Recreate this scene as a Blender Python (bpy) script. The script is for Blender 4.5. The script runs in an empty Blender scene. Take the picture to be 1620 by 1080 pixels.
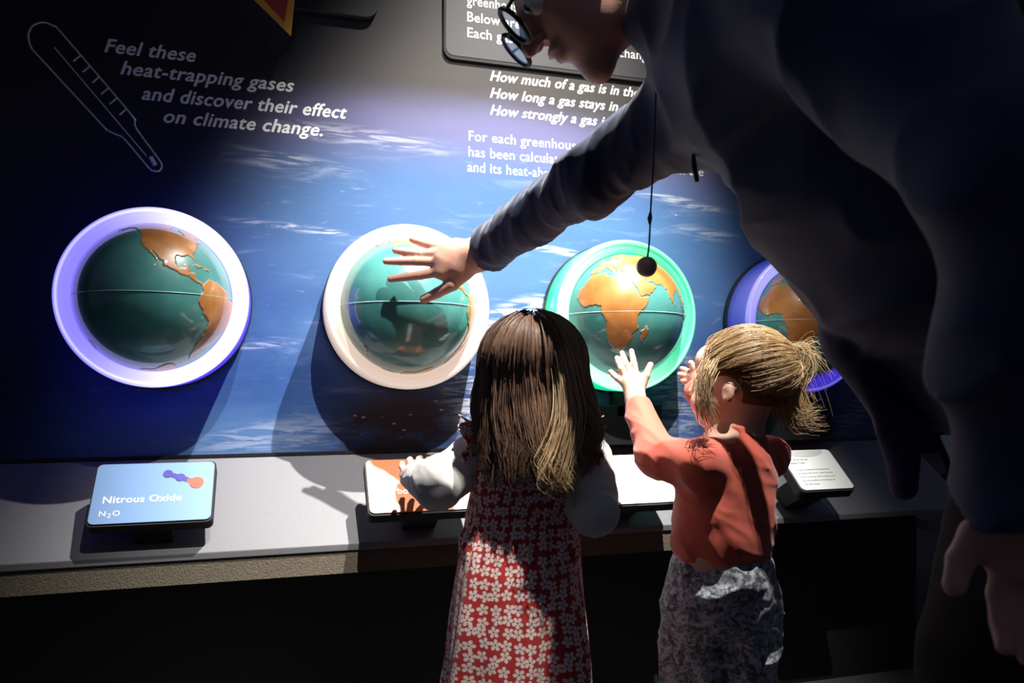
import bpy, bmesh, math, random
import numpy as np
from mathutils import Vector, Matrix

random.seed(7)
RNG = np.random.default_rng(11)
SC = bpy.context.scene
COL = SC.collection

# ------------------------------------------------------------------ camera frame
TH = math.radians(16.35)
CX, CY, CZ = -0.248, -1.746, 0.80
FW = np.array([math.sin(TH), math.cos(TH), 0.0])
RT = np.array([math.cos(TH), -math.sin(TH), 0.0])
UP = np.array([0, 0, 1.0])
CP = np.array([CX, CY, CZ])


def Q(x, d, z):
    """x metres to the right of the view axis, d metres in front of the camera, z height"""
    p = CP + RT * x + FW * d
    return np.array([p[0], p[1], z])


def P(u, v, d):
    return Q((u - 810) / 1200 * d, d, CZ + (600 - v) / 1200 * d)


def on_wall(u, v, y=0.0):
    dr = FW + RT * ((u - 810) / 1200) + UP * ((600 - v) / 1200)
    t = (y - CY) / dr[1]
    p = CP + dr * t
    return p[0], p[2]


cam = bpy.data.cameras.new('camera')
cam.lens = 1200 / 1620 * 36
cam.sensor_width = 36
cam.shift_y = 60 / 1620
cam.clip_start = 0.02
cam.dof.use_dof = True
cam.dof.focus_distance = 1.45
cam.dof.aperture_fstop = 6.0
co = bpy.data.objects.new('camera', cam)
co.location = CP
co.rotation_euler = (math.pi / 2, 0, -TH)
COL.objects.link(co)
SC.camera = co

SC.view_settings.view_transform = 'Standard'
SC.view_settings.look = 'None'
SC.view_settings.gamma = 1
SC.view_settings.use_curve_mapping = False
SC.view_settings.exposure = 0.0

w = bpy.data.worlds.new('world')
SC.world = w
w.use_nodes = True
w.node_tree.nodes['Background'].inputs[0].default_value = (0.55, 0.62, 1.0, 1)
w.node_tree.nodes['Background'].inputs[1].default_value = 0.06


def spot(name, loc, target, power, size, blend, color, radius):
    l = bpy.data.lights.new(name, 'SPOT')
    l.energy = power
    l.spot_size = math.radians(size)
    l.spot_blend = blend
    l.color = color
    l.shadow_soft_size = radius
    o = bpy.data.objects.new(name, l)
    o.location = loc
    o.rotation_euler = (Vector(target) - Vector(loc)).to_track_quat('-Z', 'Y').to_euler()
    COL.objects.link(o)
    return o


spot('ceiling_spotlight', (0.62, -0.86, 3.15), (0.15, -0.1, 0.66), 1250, 38, 1.0, (1.0, 0.96, 0.90), 0.016)
spot('rear_ceiling_spotlight', (0.22, -1.6, 3.1), (0.24, -0.2, 0.72), 600, 37, 1.0, (1.0, 0.96, 0.90), 0.016)
spot('fill_spotlight', (-0.3, -2.2, 3.2), (0.9, 0.0, 0.8), 5, 60, 1.0, (0.8, 0.88, 1.0), 0.05)  # weak bluish fill, added to lift the man; stands for no real lamp

# ------------------------------------------------------------------ materials
def mat(name, color=(0.5, 0.5, 0.5), rough=0.5, metal=0.0, coat=0.0, coat_rough=0.05, spec=0.5,
        emit=None, estr=0.0, noise=None, bump=None, sheen=0.0, sss=0.0):
    m = bpy.data.materials.new(name)
    m.use_nodes = True
    nt = m.node_tree
    b = nt.nodes['Principled BSDF']
    b.inputs['Base Color'].default_value = (*color, 1)
    b.inputs['Roughness'].default_value = rough
    b.inputs['Metallic'].default_value = metal
    b.inputs['Coat Weight'].default_value = coat
    b.inputs['Coat Roughness'].default_value = coat_rough
    b.inputs['Specular IOR Level'].default_value = spec
    b.inputs['Sheen Weight'].default_value = sheen
    if sss:
        b.inputs['Subsurface Weight'].default_value = sss
        b.inputs['Subsurface Scale'].default_value = 0.01
        b.inputs['Subsurface Radius'].default_value = (1, 0.35, 0.2)
    if emit:
        b.inputs['Emission Color'].default_value = (*emit, 1)
        b.inputs['Emission Strength'].default_value = estr
    tc = nt.nodes.new('ShaderNodeTexCoord')
    if noise:   # (scale, amount)
        n = nt.nodes.new('ShaderNodeTexNoise')
        n.inputs['Scale'].default_value = noise[0]
        n.inputs['Detail'].default_value = 6
        nt.links.new(tc.outputs['Object'], n.inputs['Vector'])
        mx = nt.nodes.new('ShaderNodeMix'); mx.data_type = 'RGBA'
        mx.inputs[6].default_value = (*[c * (1 - noise[1]) for c in color], 1)
        mx.inputs[7].default_value = (*[min(1, c * (1 + noise[1])) for c in color], 1)
        nt.links.new(n.outputs['Fac'], mx.inputs[0])
        nt.links.new(mx.outputs[2], b.inputs['Base Color'])
    if bump:    # (scale, strength)
        n2 = nt.nodes.new('ShaderNodeTexNoise')
        n2.inputs['Scale'].default_value = bump[0]
        n2.inputs['Detail'].default_value = 4
        nt.links.new(tc.outputs['Object'], n2.inputs['Vector'])
        bp = nt.nodes.new('ShaderNodeBump')
        bp.inputs['Strength'].default_value = bump[1]
        bp.inputs['Distance'].default_value = 0.002
        nt.links.new(n2.outputs['Fac'], bp.inputs['Height'])
        nt.links.new(bp.outputs['Normal'], b.inputs['Normal'])
    return m


class NG:
    """tiny node-graph helper"""
    def __init__(s, m):
        s.nt = m.node_tree
        s.b = s.nt.nodes['Principled BSDF']

    def n(s, t, **kw):
        nd = s.nt.nodes.new(t)
        for k, v in kw.items():
            setattr(nd, k, v)
        return nd

    def l(s, a, b):
        s.nt.links.new(a, b)

    def math(s, op, a, b=None, c=None, clamp=False):
        nd = s.n('ShaderNodeMath', operation=op, use_clamp=clamp)
        for i, x in enumerate((a, b, c)):
            if x is None:
                continue
            if isinstance(x, (int, float)):
                nd.inputs[i].default_value = x
            else:
                s.l(x, nd.inputs[i])
        return nd.outputs[0]

    def ramp(s, x, a, b, ca=0.0, cb=1.0):
        nd = s.n('ShaderNodeMapRange', interpolation_type='SMOOTHSTEP')
        s.l(x, nd.inputs[0])
        nd.inputs[1].default_value = a
        nd.inputs[2].default_value = b
        nd.inputs[3].default_value = ca
        nd.inputs[4].default_value = cb
        return nd.outputs[0]

    def mix(s, f, a, b):
        nd = s.n('ShaderNodeMix', data_type='RGBA')
        for i, x in ((0, f), (6, a), (7, b)):
            if isinstance(x, (int, float)):
                nd.inputs[i].default_value = x
            elif isinstance(x, tuple):
                nd.inputs[i].default_value = (*x, 1)
            else:
                s.l(x, nd.inputs[i])
        return nd.outputs[2]


M = {}
M['black'] = mat('black_metal', (0.012, 0.012, 0.014), 0.45, bump=(400, 0.1))
M['matte_black'] = mat('matte_black', (0.008, 0.008, 0.011), 0.8)
M['shelf'] = mat('grey_laminate', (0.13, 0.13, 0.14), 0.62, noise=(260, 0.12), bump=(500, 0.15))
M['carpet'] = mat('carpet', (0.075, 0.061, 0.042), 0.95, noise=(260, 0.6), bump=(300, 1.0))
M['floor_carpet'] = mat('floor_carpet', (0.10, 0.09, 0.085), 0.95, noise=(240, 0.7), bump=(260, 1.0))
M['panel_grey'] = mat('dark_grey_panel', (0.030, 0.030, 0.032), 0.5, bump=(600, 0.15))
M['wall_dark'] = mat('dark_wall', (0.02, 0.02, 0.024), 0.8, bump=(200, 0.2))
M['white_print'] = mat('white_print', (0.86, 0.86, 0.84), 0.5)
M['grey_print'] = mat('grey_print', (0.72, 0.72, 0.67), 0.5)
M['dark_print'] = mat('dark_print', (0.22, 0.22, 0.23), 0.5)
M['yellow'] = mat('yellow_sign', (0.75, 0.40, 0.04), 0.4)
M['red'] = mat('red_sign', (0.42, 0.02, 0.018), 0.4)
M['plate_blue'] = mat('pale_blue_plate', (0.19, 0.32, 0.56), 0.35)
M['plate_orange'] = mat('orange_plate', (0.52, 0.16, 0.05), 0.35)
M['plate_white'] = mat('white_plate', (0.78, 0.81, 0.79), 0.35)
M['plate_grey'] = mat('plate_grey', (0.52, 0.55, 0.52), 0.4)
M['indigo'] = mat('indigo_print', (0.06, 0.055, 0.30), 0.4)
M['coral'] = mat('coral_print', (0.75, 0.10, 0.06), 0.4)
M['steel'] = mat('brushed_grey_bracket', (0.30, 0.30, 0.27), 0.5, 0.2)
M['skin_child'] = mat('child_skin', (0.62, 0.36, 0.27), 0.5, sss=0.15, noise=(60, 0.08))
M['skin_man'] = mat('adult_skin', (0.56, 0.29, 0.22), 0.5, sss=0.1, noise=(70, 0.12), bump=(350, 0.12))
M['jacket'] = mat('navy_jacket', (0.015, 0.027, 0.075), 0.75, bump=(900, 0.3), sheen=0.2, spec=0.3)
M['trousers'] = mat('black_trousers', (0.008, 0.008, 0.011), 0.85)
M['shirt'] = mat('coral_red_shirt', (0.55, 0.095, 0.055), 0.75, bump=(1200, 0.2), sheen=0.2)
M['white_sleeve'] = mat('white_jersey', (0.62, 0.60, 0.57), 0.8, bump=(1200, 0.2), sheen=0.2)
M['strap'] = mat('black_webbing', (0.006, 0.006, 0.009), 0.7)
M['cord'] = mat('dark_cord', (0.012, 0.010, 0.022), 0.6)
M['bronze'] = mat('bronze_pendant', (0.78, 0.52, 0.30), 0.35, 0.0, coat=0.6)
M['shoe'] = mat('dark_shoe', (0.03, 0.03, 0.035), 0.6)
M['pack'] = mat('black_nylon', (0.008, 0.009, 0.014), 0.7, bump=(700, 0.3))
M['eye'] = mat('eye_white', (0.7, 0.68, 0.66), 0.2, coat=1)
M['iris'] = mat('dark_iris', (0.03, 0.02, 0.015), 0.2, coat=1)
M['clip'] = mat('dark_red_clip', (0.16, 0.01, 0.015), 0.4)
M['glass'] = mat('eyeglass_lens', (0.9, 0.92, 0.95), 0.02)
M['glass'].node_tree.nodes['Principled BSDF'].inputs['Transmission Weight'].default_value = 1.0
M['glass'].node_tree.nodes['Principled BSDF'].inputs['IOR'].default_value = 1.1


def hair_mat(name):
    m = mat(name, (0.2, 0.1, 0.05), 0.42, spec=0.45)
    g = NG(m)
    at = g.n('ShaderNodeAttribute', attribute_name='Col')
    g.l(at.outputs['Color'], g.b.inputs['Base Color'])
    return m


M['hair'] = hair_mat('hair_strands')
M['under_hair'] = hair_mat('under_hair')
M['under_hair'].node_tree.nodes['Principled BSDF'].inputs['Roughness'].default_value = 1.0
M['under_hair'].node_tree.nodes['Principled BSDF'].inputs['Specular IOR Level'].default_value = 0.05


def globe_mat():
    m = mat('globe_glossy_map', (0.1, 0.3, 0.3), 0.35, coat=1.0, coat_rough=0.06)
    g = NG(m)
    at = g.n('ShaderNodeAttribute', attribute_name='Col')
    tc = g.n('ShaderNodeTexCoord')
    no = g.n('ShaderNodeTexNoise'); no.inputs['Scale'].default_value = 14; no.inputs['Detail'].default_value = 8
    g.l(tc.outputs['Object'], no.inputs['Vector'])
    land = g.mix(g.ramp(no.outputs['Fac'], 0.35, 0.65), (0.30, 0.11, 0.025), (0.42, 0.18, 0.045))
    sea = g.mix(g.ramp(no.outputs['Fac'], 0.35, 0.65), (0.045, 0.19, 0.18), (0.065, 0.24, 0.22))
    c = g.mix(at.outputs['Fac'], sea, land)
    g.l(c, g.b.inputs['Base Color'])
    b2 = g.n('ShaderNodeBump'); b2.inputs['Strength'].default_value = 0.35; b2.inputs['Distance'].default_value = 0.004
    h = g.math('MULTIPLY', no.outputs['Fac'], at.outputs['Fac'])
    g.l(h, b2.inputs['Height']); g.l(b2.outputs['Normal'], g.b.inputs['Normal'])
    return m


M['globe'] = globe_mat()
# the glossy acrylic shell carries smudges and tiny scratches
M['seam'] = mat('globe_seam', (0.25, 0.5, 0.5), 0.3, coat=0.5)


def ring_mat(name, sat, pale, strength, pale_dir, pure, floor_=0.0):
    """LED ring: emission colour runs paler towards one side; frosted acrylic"""
    m = mat(name, tuple(0.10 + 0.22 * c for c in sat), 0.35, coat=0.5)
    g = NG(m)
    tc = g.n('ShaderNodeTexCoord')
    sx = g.n('ShaderNodeSeparateXYZ'); g.l(tc.outputs['Object'], sx.inputs[0])
    a = math.radians(pale_dir)
    d = g.math('ADD', g.math('MULTIPLY', sx.outputs['X'], math.cos(a)), g.math('MULTIPLY', sx.outputs['Z'], math.sin(a)))
    rr = g.math('SQRT', g.math('ADD', g.math('MULTIPLY', sx.outputs['X'], sx.outputs['X']), g.math('MULTIPLY', sx.outputs['Z'], sx.outputs['Z'])))
    f = g.ramp(g.math('DIVIDE', d, rr), -0.9, 0.75, floor_, 1.0)
    # tube core brighter than the channel beside it
    core = g.ramp(g.math('ABSOLUTE', g.math('SUBTRACT', rr, 0.171)), 0.0, 0.0042, 1.0, 0.0)
    rim = g.ramp(rr, 0.1745, 0.1795, 0.0, 0.55)
    ff = g.math('ADD', f, g.math('MULTIPLY', core, 0.55), clamp=True)
    c = g.mix(ff, sat, pale)
    # extra emission added at inner step and outer edge to tint globe and wall
    edge = g.math('ADD', g.ramp(rr, 0.1445, 0.1495, 1.0, 0.0), g.ramp(rr, 0.1785, 0.1795, 0.0, 1.0), clamp=True)
    c = g.mix(edge, c, pure)
    g.l(c, g.b.inputs['Emission Color'])
    st = g.math('MULTIPLY', g.math('ADD', g.math('SUBTRACT', 0.82, g.math('MULTIPLY', rim, 0.3)), g.math('MULTIPLY', f, 0.35)), strength)
    st = g.math('ADD', st, g.math('MULTIPLY', edge, 0.35))
    g.l(st, g.b.inputs['Emission Strength'])
    return m


RINGM = [ring_mat('violet_led_ring', (0.26, 0.22, 1.0), (0.85, 0.83, 1.0), 1.45, -5, (0.07, 0.035, 1.0)),
         ring_mat('cream_led_ring', (0.95, 0.72, 0.60), (0.96, 0.98, 0.86), 0.95, 90, (0.80, 0.60, 0.45)),
         ring_mat('green_led_ring', (0.0, 0.80, 0.38), (0.62, 1.0, 0.85), 1.15, 205, (0.0, 0.75, 0.32)),
         ring_mat('blue_violet_led_ring', (0.07, 0.04, 0.85), (0.45, 0.42, 1.0), 0.8, 90, (0.02, 0.03, 0.30))]


def mural_mat():
    m = mat('printed_earth_photo', (0.1, 0.1, 0.3), 0.42, spec=0.3)
    g = NG(m)
    tc = g.n('ShaderNodeTexCoord')
    sx = g.n('ShaderNodeSeparateXYZ'); g.l(tc.outputs['Object'], sx.inputs[0])
    X, Z = sx.outputs['X'], sx.outputs['Z']

    def noise(scale, sxx, szz, det=8, rough=0.6, off=0.0, dist=0.0):
        mp = g.n('ShaderNodeMapping')
        mp.inputs['Scale'].default_value = (sxx, 1, szz)
        mp.inputs['Location'].default_value = (off, 0, off * 1.7)
        mp.inputs['Rotation'].default_value = (0, 0.10, 0)
        g.l(tc.outputs['Object'], mp.inputs[0])
        n = g.n('ShaderNodeTexNoise')
        n.inputs['Scale'].default_value = scale; n.inputs['Detail'].default_value = det
        n.inputs['Roughness'].default_value = rough; n.inputs['Distortion'].default_value = dist
        g.l(mp.outputs[0], n.inputs['Vector'])
        return n.outputs['Fac']

    def patch(cx, cz, rx, rz, rot=0.0):
        ca, sa = math.cos(rot), math.sin(rot)
        dx = g.math('SUBTRACT', X, cx); dz = g.math('SUBTRACT', Z, cz)
        a = g.math('DIVIDE', g.math('ADD', g.math('MULTIPLY', dx, ca), g.math('MULTIPLY', dz, sa)), rx)
        b = g.math('DIVIDE', g.math('SUBTRACT', g.math('MULTIPLY', dz, ca), g.math('MULTIPLY', dx, sa)), rz)
        r = g.math('SQRT', g.math('ADD', g.math('MULTIPLY', a, a), g.math('MULTIPLY', b, b)))
        return g.ramp(r, 0.3, 1.0, 1.0, 0.0)

    # limb of the planet: a gentle arc
    x2 = g.math('MULTIPLY', g.math('SUBTRACT', X, 0.1), g.math('SUBTRACT', X, 0.1))
    zz = g.math('ADD', Z, g.math('MULTIPLY', x2, 0.10))
    wob = g.math('MULTIPLY', g.math('SUBTRACT', noise(3, 0.8, 3, 6, 0.6, 3.3), 0.5), 0.06)
    zz = g.math('ADD', zz, wob)
    space = (0.050, 0.045, 0.043)
    haze = (0.12, 0.12, 0.235)
    blue = (0.062, 0.135, 0.30)
    deep = (0.030, 0.080, 0.235)
    c = g.mix(g.ramp(zz, 0.86, 1.12), deep, blue)
    c = g.mix(g.ramp(noise(2.2, 0.7, 2.0, 5, 0.55, 7.7), 0.42, 0.66), c, (0.075, 0.16, 0.34))
    c = g.mix(g.ramp(zz, 1.24, 1.40), c, haze)
    c = g.mix(g.ramp(zz, 1.39, 1.50), c, space)
    # unlit night side / deep space down the left of the print
    lft = g.math('ADD', g.math('ADD', g.math('MULTIPLY', X, 1.0), g.math('MULTIPLY', Z, -0.62)), g.math('MULTIPLY', g.math('SUBTRACT', noise(2.2, 1, 1, 4, 0.5, 6.1), 0.5), 0.25))
    c = g.mix(g.ramp(lft, -1.32, -0.88, 0.93, 0.0), c, (0.0065, 0.006, 0.015))
    # thin cirrus
    ci = g.ramp(noise(6, 0.7, 4.5, 10, 0.62, 1.1, 1.2), 0.55, 0.80)
    inside = g.math('MULTIPLY', g.ramp(zz, 1.42, 1.30), g.ramp(lft, -1.25, -0.95))
    ci = g.math('MULTIPLY', g.math('MULTIPLY', ci, inside), 0.42)
    c = g.mix(ci, c, (0.42, 0.50, 0.68))
    fine = g.math('MULTIPLY', g.math('MULTIPLY', g.ramp(noise(26, 0.6, 3.2, 8, 0.7, 5.2, 0.8), 0.60, 0.80), inside), 0.5)
    c = g.mix(fine, c, (0.45, 0.52, 0.70))
    # streaks and cloud banks placed as on the print
    streaky = g.ramp(noise(16, 0.5, 4.0, 10, 0.65, 9.4, 1.5), 0.42, 0.62)
    for (u, v, rx, rz, rot, amt) in ((880, 396, .16, .012, -.12, .8), (820, 495, .13, .045, .35, 1.0), (760, 640, .12, .13, .9, 1.0),
                                     (1120, 370, .16, .02, -.1, .35), (700, 560, .1, .05, .5, .6), (1080, 320, .17, .016, -.12, .7),
                                     (420, 250, .25, .03, -.1, .45), (470, 360, .2, .012, -.08, .6), (420, 545, .12, .01, .1, .5),
                                     (440, 690, .25, .05, .1, .30), (1090, 640, .12, .10, .7, .55), (1350, 650, .14, .06, .7, .6),
                                     (560, 215, .3, .03, -.05, .35), (1060, 590, .10, .10, .8, .4)):
        px, pz = on_wall(u, v)
        f = g.math('MULTIPLY', g.math('MULTIPLY', patch(px, pz, rx, rz, rot), streaky), amt)
        c = g.mix(g.math('MULTIPLY', f, g.ramp(lft, -1.25, -1.0)), c, (0.62, 0.66, 0.74))
    # night-side land with specks of city light
    px, pz = on_wall(630, 680)
    lm = g.math('MULTIPLY', patch(px, pz, 0.24, 0.16, 0.2), g.ramp(noise(5, 1, 1.5, 6, 0.6, 2.2), 0.36, 0.52))
    c = g.mix(lm, c, (0.030, 0.020, 0.030))
    px, pz = on_wall(1250, 640)
    lm2 = patch(px, pz, 0.55, 0.30, 0.0)
    c = g.mix(g.math('MULTIPLY', lm2, 0.7), c, (0.030, 0.030, 0.045))
    v = g.n('ShaderNodeTexVoronoi'); v.inputs['Scale'].default_value = 55
    mp = g.n('ShaderNodeMapping'); mp.inputs['Scale'].default_value = (0.6, 1, 1.5); g.l(tc.outputs['Object'], mp.inputs[0]); g.l(mp.outputs[0], v.inputs['Vector'])
    spk = g.math('MULTIPLY', g.ramp(v.outputs['Distance'], 0.10, 0.20, 1.0, 0.0), g.ramp(noise(9, 1, 1.6, 5, 0.6, 4.4), 0.52, 0.60))
    c = g.mix(g.math('MULTIPLY', spk, g.math('MULTIPLY', lm, 0.9)), c, (0.65, 0.52, 0.42))
    px, pz = on_wall(1070, 320)
    c = g.mix(g.math('MULTIPLY', spk, patch(px, pz, 0.18, 0.05, -0.2)), c, (0.75, 0.62, 0.6))
    g.l(c, g.b.inputs['Base Color'])
    return m


M['mural'] = mural_mat()


def floral_mat():
    m = mat('red_floral_cotton', (0.5, 0.03, 0.03), 0.8, sheen=0.15)
    g = NG(m)
    uv = g.n('ShaderNodeUVMap')
    v = g.n('ShaderNodeTexVoronoi', voronoi_dimensions='2D')
    v.inputs['Scale'].default_value = 57
    v.inputs['Randomness'].default_value = 0.42
    g.l(uv.outputs[0], v.inputs['Vector'])
    sub = g.n('ShaderNodeVectorMath', operation='SUBTRACT')
    sc = g.n('ShaderNodeVectorMath', operation='SCALE'); sc.inputs['Scale'].default_value = 1.0
    g.l(uv.outputs[0], sub.inputs[0]); g.l(v.outputs['Position'], sub.inputs[1])
    sx = g.n('ShaderNodeSeparateXYZ'); g.l(sub.outputs[0], sx.inputs[0])
    ang = g.math('ARCTAN2', sx.outputs['Y'], sx.outputs['X'])
    sxc = g.n('ShaderNodeSeparateXYZ'); g.l(v.outputs['Color'], sxc.inputs[0])
    ang = g.math('ADD', ang, g.math('MULTIPLY', sxc.outputs['X'], 6.28))
    r = v.outputs['Distance']
    pet = g.math('ABSOLUTE', g.math('COSINE', g.math('MULTIPLY', ang, 2.5)))
    lim = g.math('ADD', 0.25, g.math('MULTIPLY', pet, 0.25))
    fl = g.ramp(g.math('SUBTRACT', r, lim), -0.02, 0.02, 1.0, 0.0)
    cen = g.ramp(r, 0.07, 0.10)
    # dark veins between petals
    vein = g.ramp(pet, 0.18, 0.45)
    f = g.math('MULTIPLY', g.math('MULTIPLY', fl, cen), g.math('MAXIMUM', vein, g.ramp(r, 0.16, 0.12)))
    c = g.mix(f, (0.47, 0.022, 0.022), (0.82, 0.70, 0.64))
    g.l(c, g.b.inputs['Base Color'])
    return m


M['floral'] = floral_mat()


def pants_mat():
    m = mat('mottled_grey_knit', (0.3, 0.32, 0.35), 0.9, sheen=0.3)
    g = NG(m)
    tc = g.n('ShaderNodeTexCoord')
    n1 = g.n('ShaderNodeTexNoise'); n1.inputs['Scale'].default_value = 160; n1.inputs['Detail'].default_value = 8; n1.inputs['Roughness'].default_value = 0.7
    n2 = g.n('ShaderNodeTexNoise'); n2.inputs['Scale'].default_value = 45; n2.inputs['Detail'].default_value = 6; n2.inputs['Distortion'].default_value = 1.5
    g.l(tc.outputs['Object'], n1.inputs['Vector']); g.l(tc.outputs['Object'], n2.inputs['Vector'])
    s = g.math('ADD', g.math('MULTIPLY', n1.outputs['Fac'], 0.55), g.math('MULTIPLY', n2.outputs['Fac'], 0.45))
    c = g.mix(g.ramp(s, 0.42, 0.60), (0.07, 0.075, 0.09), (0.52, 0.55, 0.60))
    g.l(c, g.b.inputs['Base Color'])
    return m


M['pants'] = pants_mat()

# ------------------------------------------------------------------ mesh helpers
def link(o, parent=None):
    COL.objects.link(o)
    if parent is not None:
        o.parent = parent
    return o


def tag(o, label, cat, group=None, kind=None):
    o['label'] = label
    o['category'] = cat
    if group:
        o['group'] = group
    if kind:
        o['kind'] = kind
    return o


def empty(name, loc, label, cat, group=None):
    o = bpy.data.objects.new(name, None)
    o.location = loc
    o.empty_display_size = 0.05
    COL.objects.link(o)
    return tag(o, label, cat, group)


def from_arrays(name, V, F, m, parent=None, smooth=True, origin=None, cols=None, uvs=None):
    """V (n,3) in world space, F (m,3|4); origin = where the parent stands"""
    V = np.asarray(V, dtype=np.float32)
    if parent is not None and origin is None:
        origin = np.array(parent.matrix_basis.translation)
    if origin is not None:
        V = V - np.asarray(origin, dtype=np.float32)
    me = bpy.data.meshes.new(name)
    F = np.asarray(F, dtype=np.int32)
    k = F.shape[1]
    me.vertices.add(len(V)); me.vertices.foreach_set('co', V.ravel())
    me.loops.add(F.size); me.loops.foreach_set('vertex_index', F.ravel())
    me.polygons.add(len(F))
    me.polygons.foreach_set('loop_start', np.arange(0, F.size, k, dtype=np.int32))
    me.update(calc_edges=True)
    me.validate()
    if cols is not None:
        a = me.color_attributes.new('Col', 'FLOAT_COLOR', 'POINT')
        a.data.foreach_set('color', np.asarray(cols, dtype=np.float32).ravel())
    if uvs is not None:
        ul = me.uv_layers.new(name='UVMap')
        ul.data.foreach_set('uv', np.asarray(uvs, dtype=np.float32)[F.ravel()].ravel() if len(uvs) == len(V) else np.asarray(uvs, dtype=np.float32).ravel())
    if smooth:
        me.polygons.foreach_set('use_smooth', np.ones(len(me.polygons), dtype=bool))
    me.materials.append(m)
    o = bpy.data.objects.new(name, me)
    link(o, parent)
    if parent is None and origin is not None:
        o.location = origin
    return o


def bm_obj(name, bm, m, parent=None, smooth=False, bevel=0.0, seg=2, loc=None):
    me = bpy.data.meshes.new(name)
    bmesh.ops.recalc_face_normals(bm, faces=bm.faces)
    bm.to_mesh(me); bm.free()
    if smooth:
        for p in me.polygons:
            p.use_smooth = True
    me.materials.append(m)
    o = bpy.data.objects.new(name, me)
    link(o, parent)
    if loc is not None:
        o.location = loc
    if bevel:
        b = o.modifiers.new('bevel', 'BEVEL'); b.width = bevel; b.segments = seg; b.limit_method = 'ANGLE'
    return o


def prism(pts, depth, axis='Y', y0=0.0):
    """extrude a closed outline pts [(x,z)] along -Y by depth, starting from y0"""
    bm = bmesh.new()
    a = [bm.verts.new((p[0], y0, p[1])) for p in pts]
    b = [bm.verts.new((p[0], y0 - depth, p[1])) for p in pts]
    bm.faces.new(a); bm.faces.new(b[::-1])
    n = len(pts)
    for i in range(n):
        bm.faces.new((a[i], b[i], b[(i + 1) % n], a[(i + 1) % n]))
    return bm


def box_bm(x0, x1, y0, y1, z0, z1):
    bm = bmesh.new()
    bmesh.ops.create_cube(bm, size=1)
    for v in bm.verts:
        v.co = Vector(((x0 + x1) / 2 + v.co.x * (x1 - x0), (y0 + y1) / 2 + v.co.y * (y1 - y0), (z0 + z1) / 2 + v.co.z * (z1 - z0)))
    return bm


def rrect(x0, x1, z0, z1, r, n=6):
    pts = []
    for cx, cz, a0 in ((x1 - r, z1 - r, 0), (x0 + r, z1 - r, 90), (x0 + r, z0 + r, 180), (x1 - r, z0 + r, 270)):
        for i in range(n + 1):
            a = math.radians(a0 + 90 * i / n)
            pts.append((cx + r * math.cos(a), cz + r * math.sin(a)))
    return pts


def lathe_y(profile, seg=128, sc=1.0):
    """profile [(r, y)] revolved about the Y axis"""
    pr = np.array(profile, dtype=float)
    a = np.linspace(0, 2 * math.pi, seg, endpoint=False)
    V = np.stack([np.outer(np.cos(a), pr[:, 0]), np.tile(pr[:, 1], (seg, 1)), np.outer(np.sin(a), pr[:, 0])], -1).reshape(-1, 3)
    n = len(pr); F = []
    for i in range(seg):
        j = (i + 1) % seg
        for k in range(n - 1):
            F.append((i * n + k, i * n + k + 1, j * n + k + 1, j * n + k))
    return V, np.array(F)


def tube(pts, rad, sides=6, closed=False):
    """tube through world points, rad scalar or list"""
    pts = np.asarray(pts, float); n = len(pts)
    rad = np.full(n, rad) if np.isscalar(rad) else np.asarray(rad, float)
    V = []; F = []
    prev = None
    for i in range(n):
        t = pts[(i + 1) % n if closed else min(i + 1, n - 1)] - pts[(i - 1) % n if closed else max(i - 1, 0)]
        t = t / (np.linalg.norm(t) + 1e-9)
        if prev is None:
            ref = np.array([0, 0, 1.0]) if abs(t[2]) < 0.9 else np.array([1.0, 0, 0])
            a = np.cross(t, ref)
        else:
            a = prev - t * np.dot(prev, t)
        a /= np.linalg.norm(a) + 1e-9
        prev = a
        b = np.cross(t, a)
        for s in range(sides):
            an = 2 * math.pi * s / sides
            V.append(pts[i] + rad[i] * (math.cos(an) * a + math.sin(an) * b))
    for i in range(n if closed else n - 1):
        j = (i + 1) % n
        for s in range(sides):
            s2 = (s + 1) % sides
            F.append((i * sides + s, j * sides + s, j * sides + s2, i * sides + s2))
    return np.array(V), np.array(F)


def join(parts):
    V = []; F = []; o = 0
    for v, f in parts:
        V.append(v); F.append(np.asarray(f) + o); o += len(v)
    return np.concatenate(V), np.concatenate(F)


# ------------------------------------------------------------------ signed-distance modelling (one continuous skin)
_T = RNG.random((32, 32, 32)).astype(np.float32)


def vnoise(p):
    i = np.floor(p).astype(np.int64); f = (p - i).astype(np.float32); f = f * f * (3 - 2 * f)
    i &= 31; j = (i + 1) & 31
    x0, y0, z0 = i[:, 0], i[:, 1], i[:, 2]; x1, y1, z1 = j[:, 0], j[:, 1], j[:, 2]
    fx, fy, fz = f[:, 0], f[:, 1], f[:, 2]
    a = _T[x0, y0, z0] * (1 - fx) + _T[x1, y0, z0] * fx
    b = _T[x0, y1, z0] * (1 - fx) + _T[x1, y1, z0] * fx
    c = _T[x0, y0, z1] * (1 - fx) + _T[x1, y0, z1] * fx
    d = _T[x0, y1, z1] * (1 - fx) + _T[x1, y1, z1] * fx
    return (a * (1 - fy) + b * fy) * (1 - fz) + (c * (1 - fy) + d * fy) * fz


def cap(a, b, ra, rb):
    a = np.asarray(a, np.float32); b = np.asarray(b, np.float32)

    def f(p):
        ab = b - a
        t = np.clip(((p - a) @ ab) / (ab @ ab + 1e-12), 0, 1)
        q = p - a - t[:, None] * ab
        return np.sqrt(np.einsum('ij,ij->i', q, q)) - (ra + (rb - ra) * t)
    f.bb = (np.minimum(a - ra, b - rb), np.maximum(a + ra, b + rb))
    return f


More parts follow.
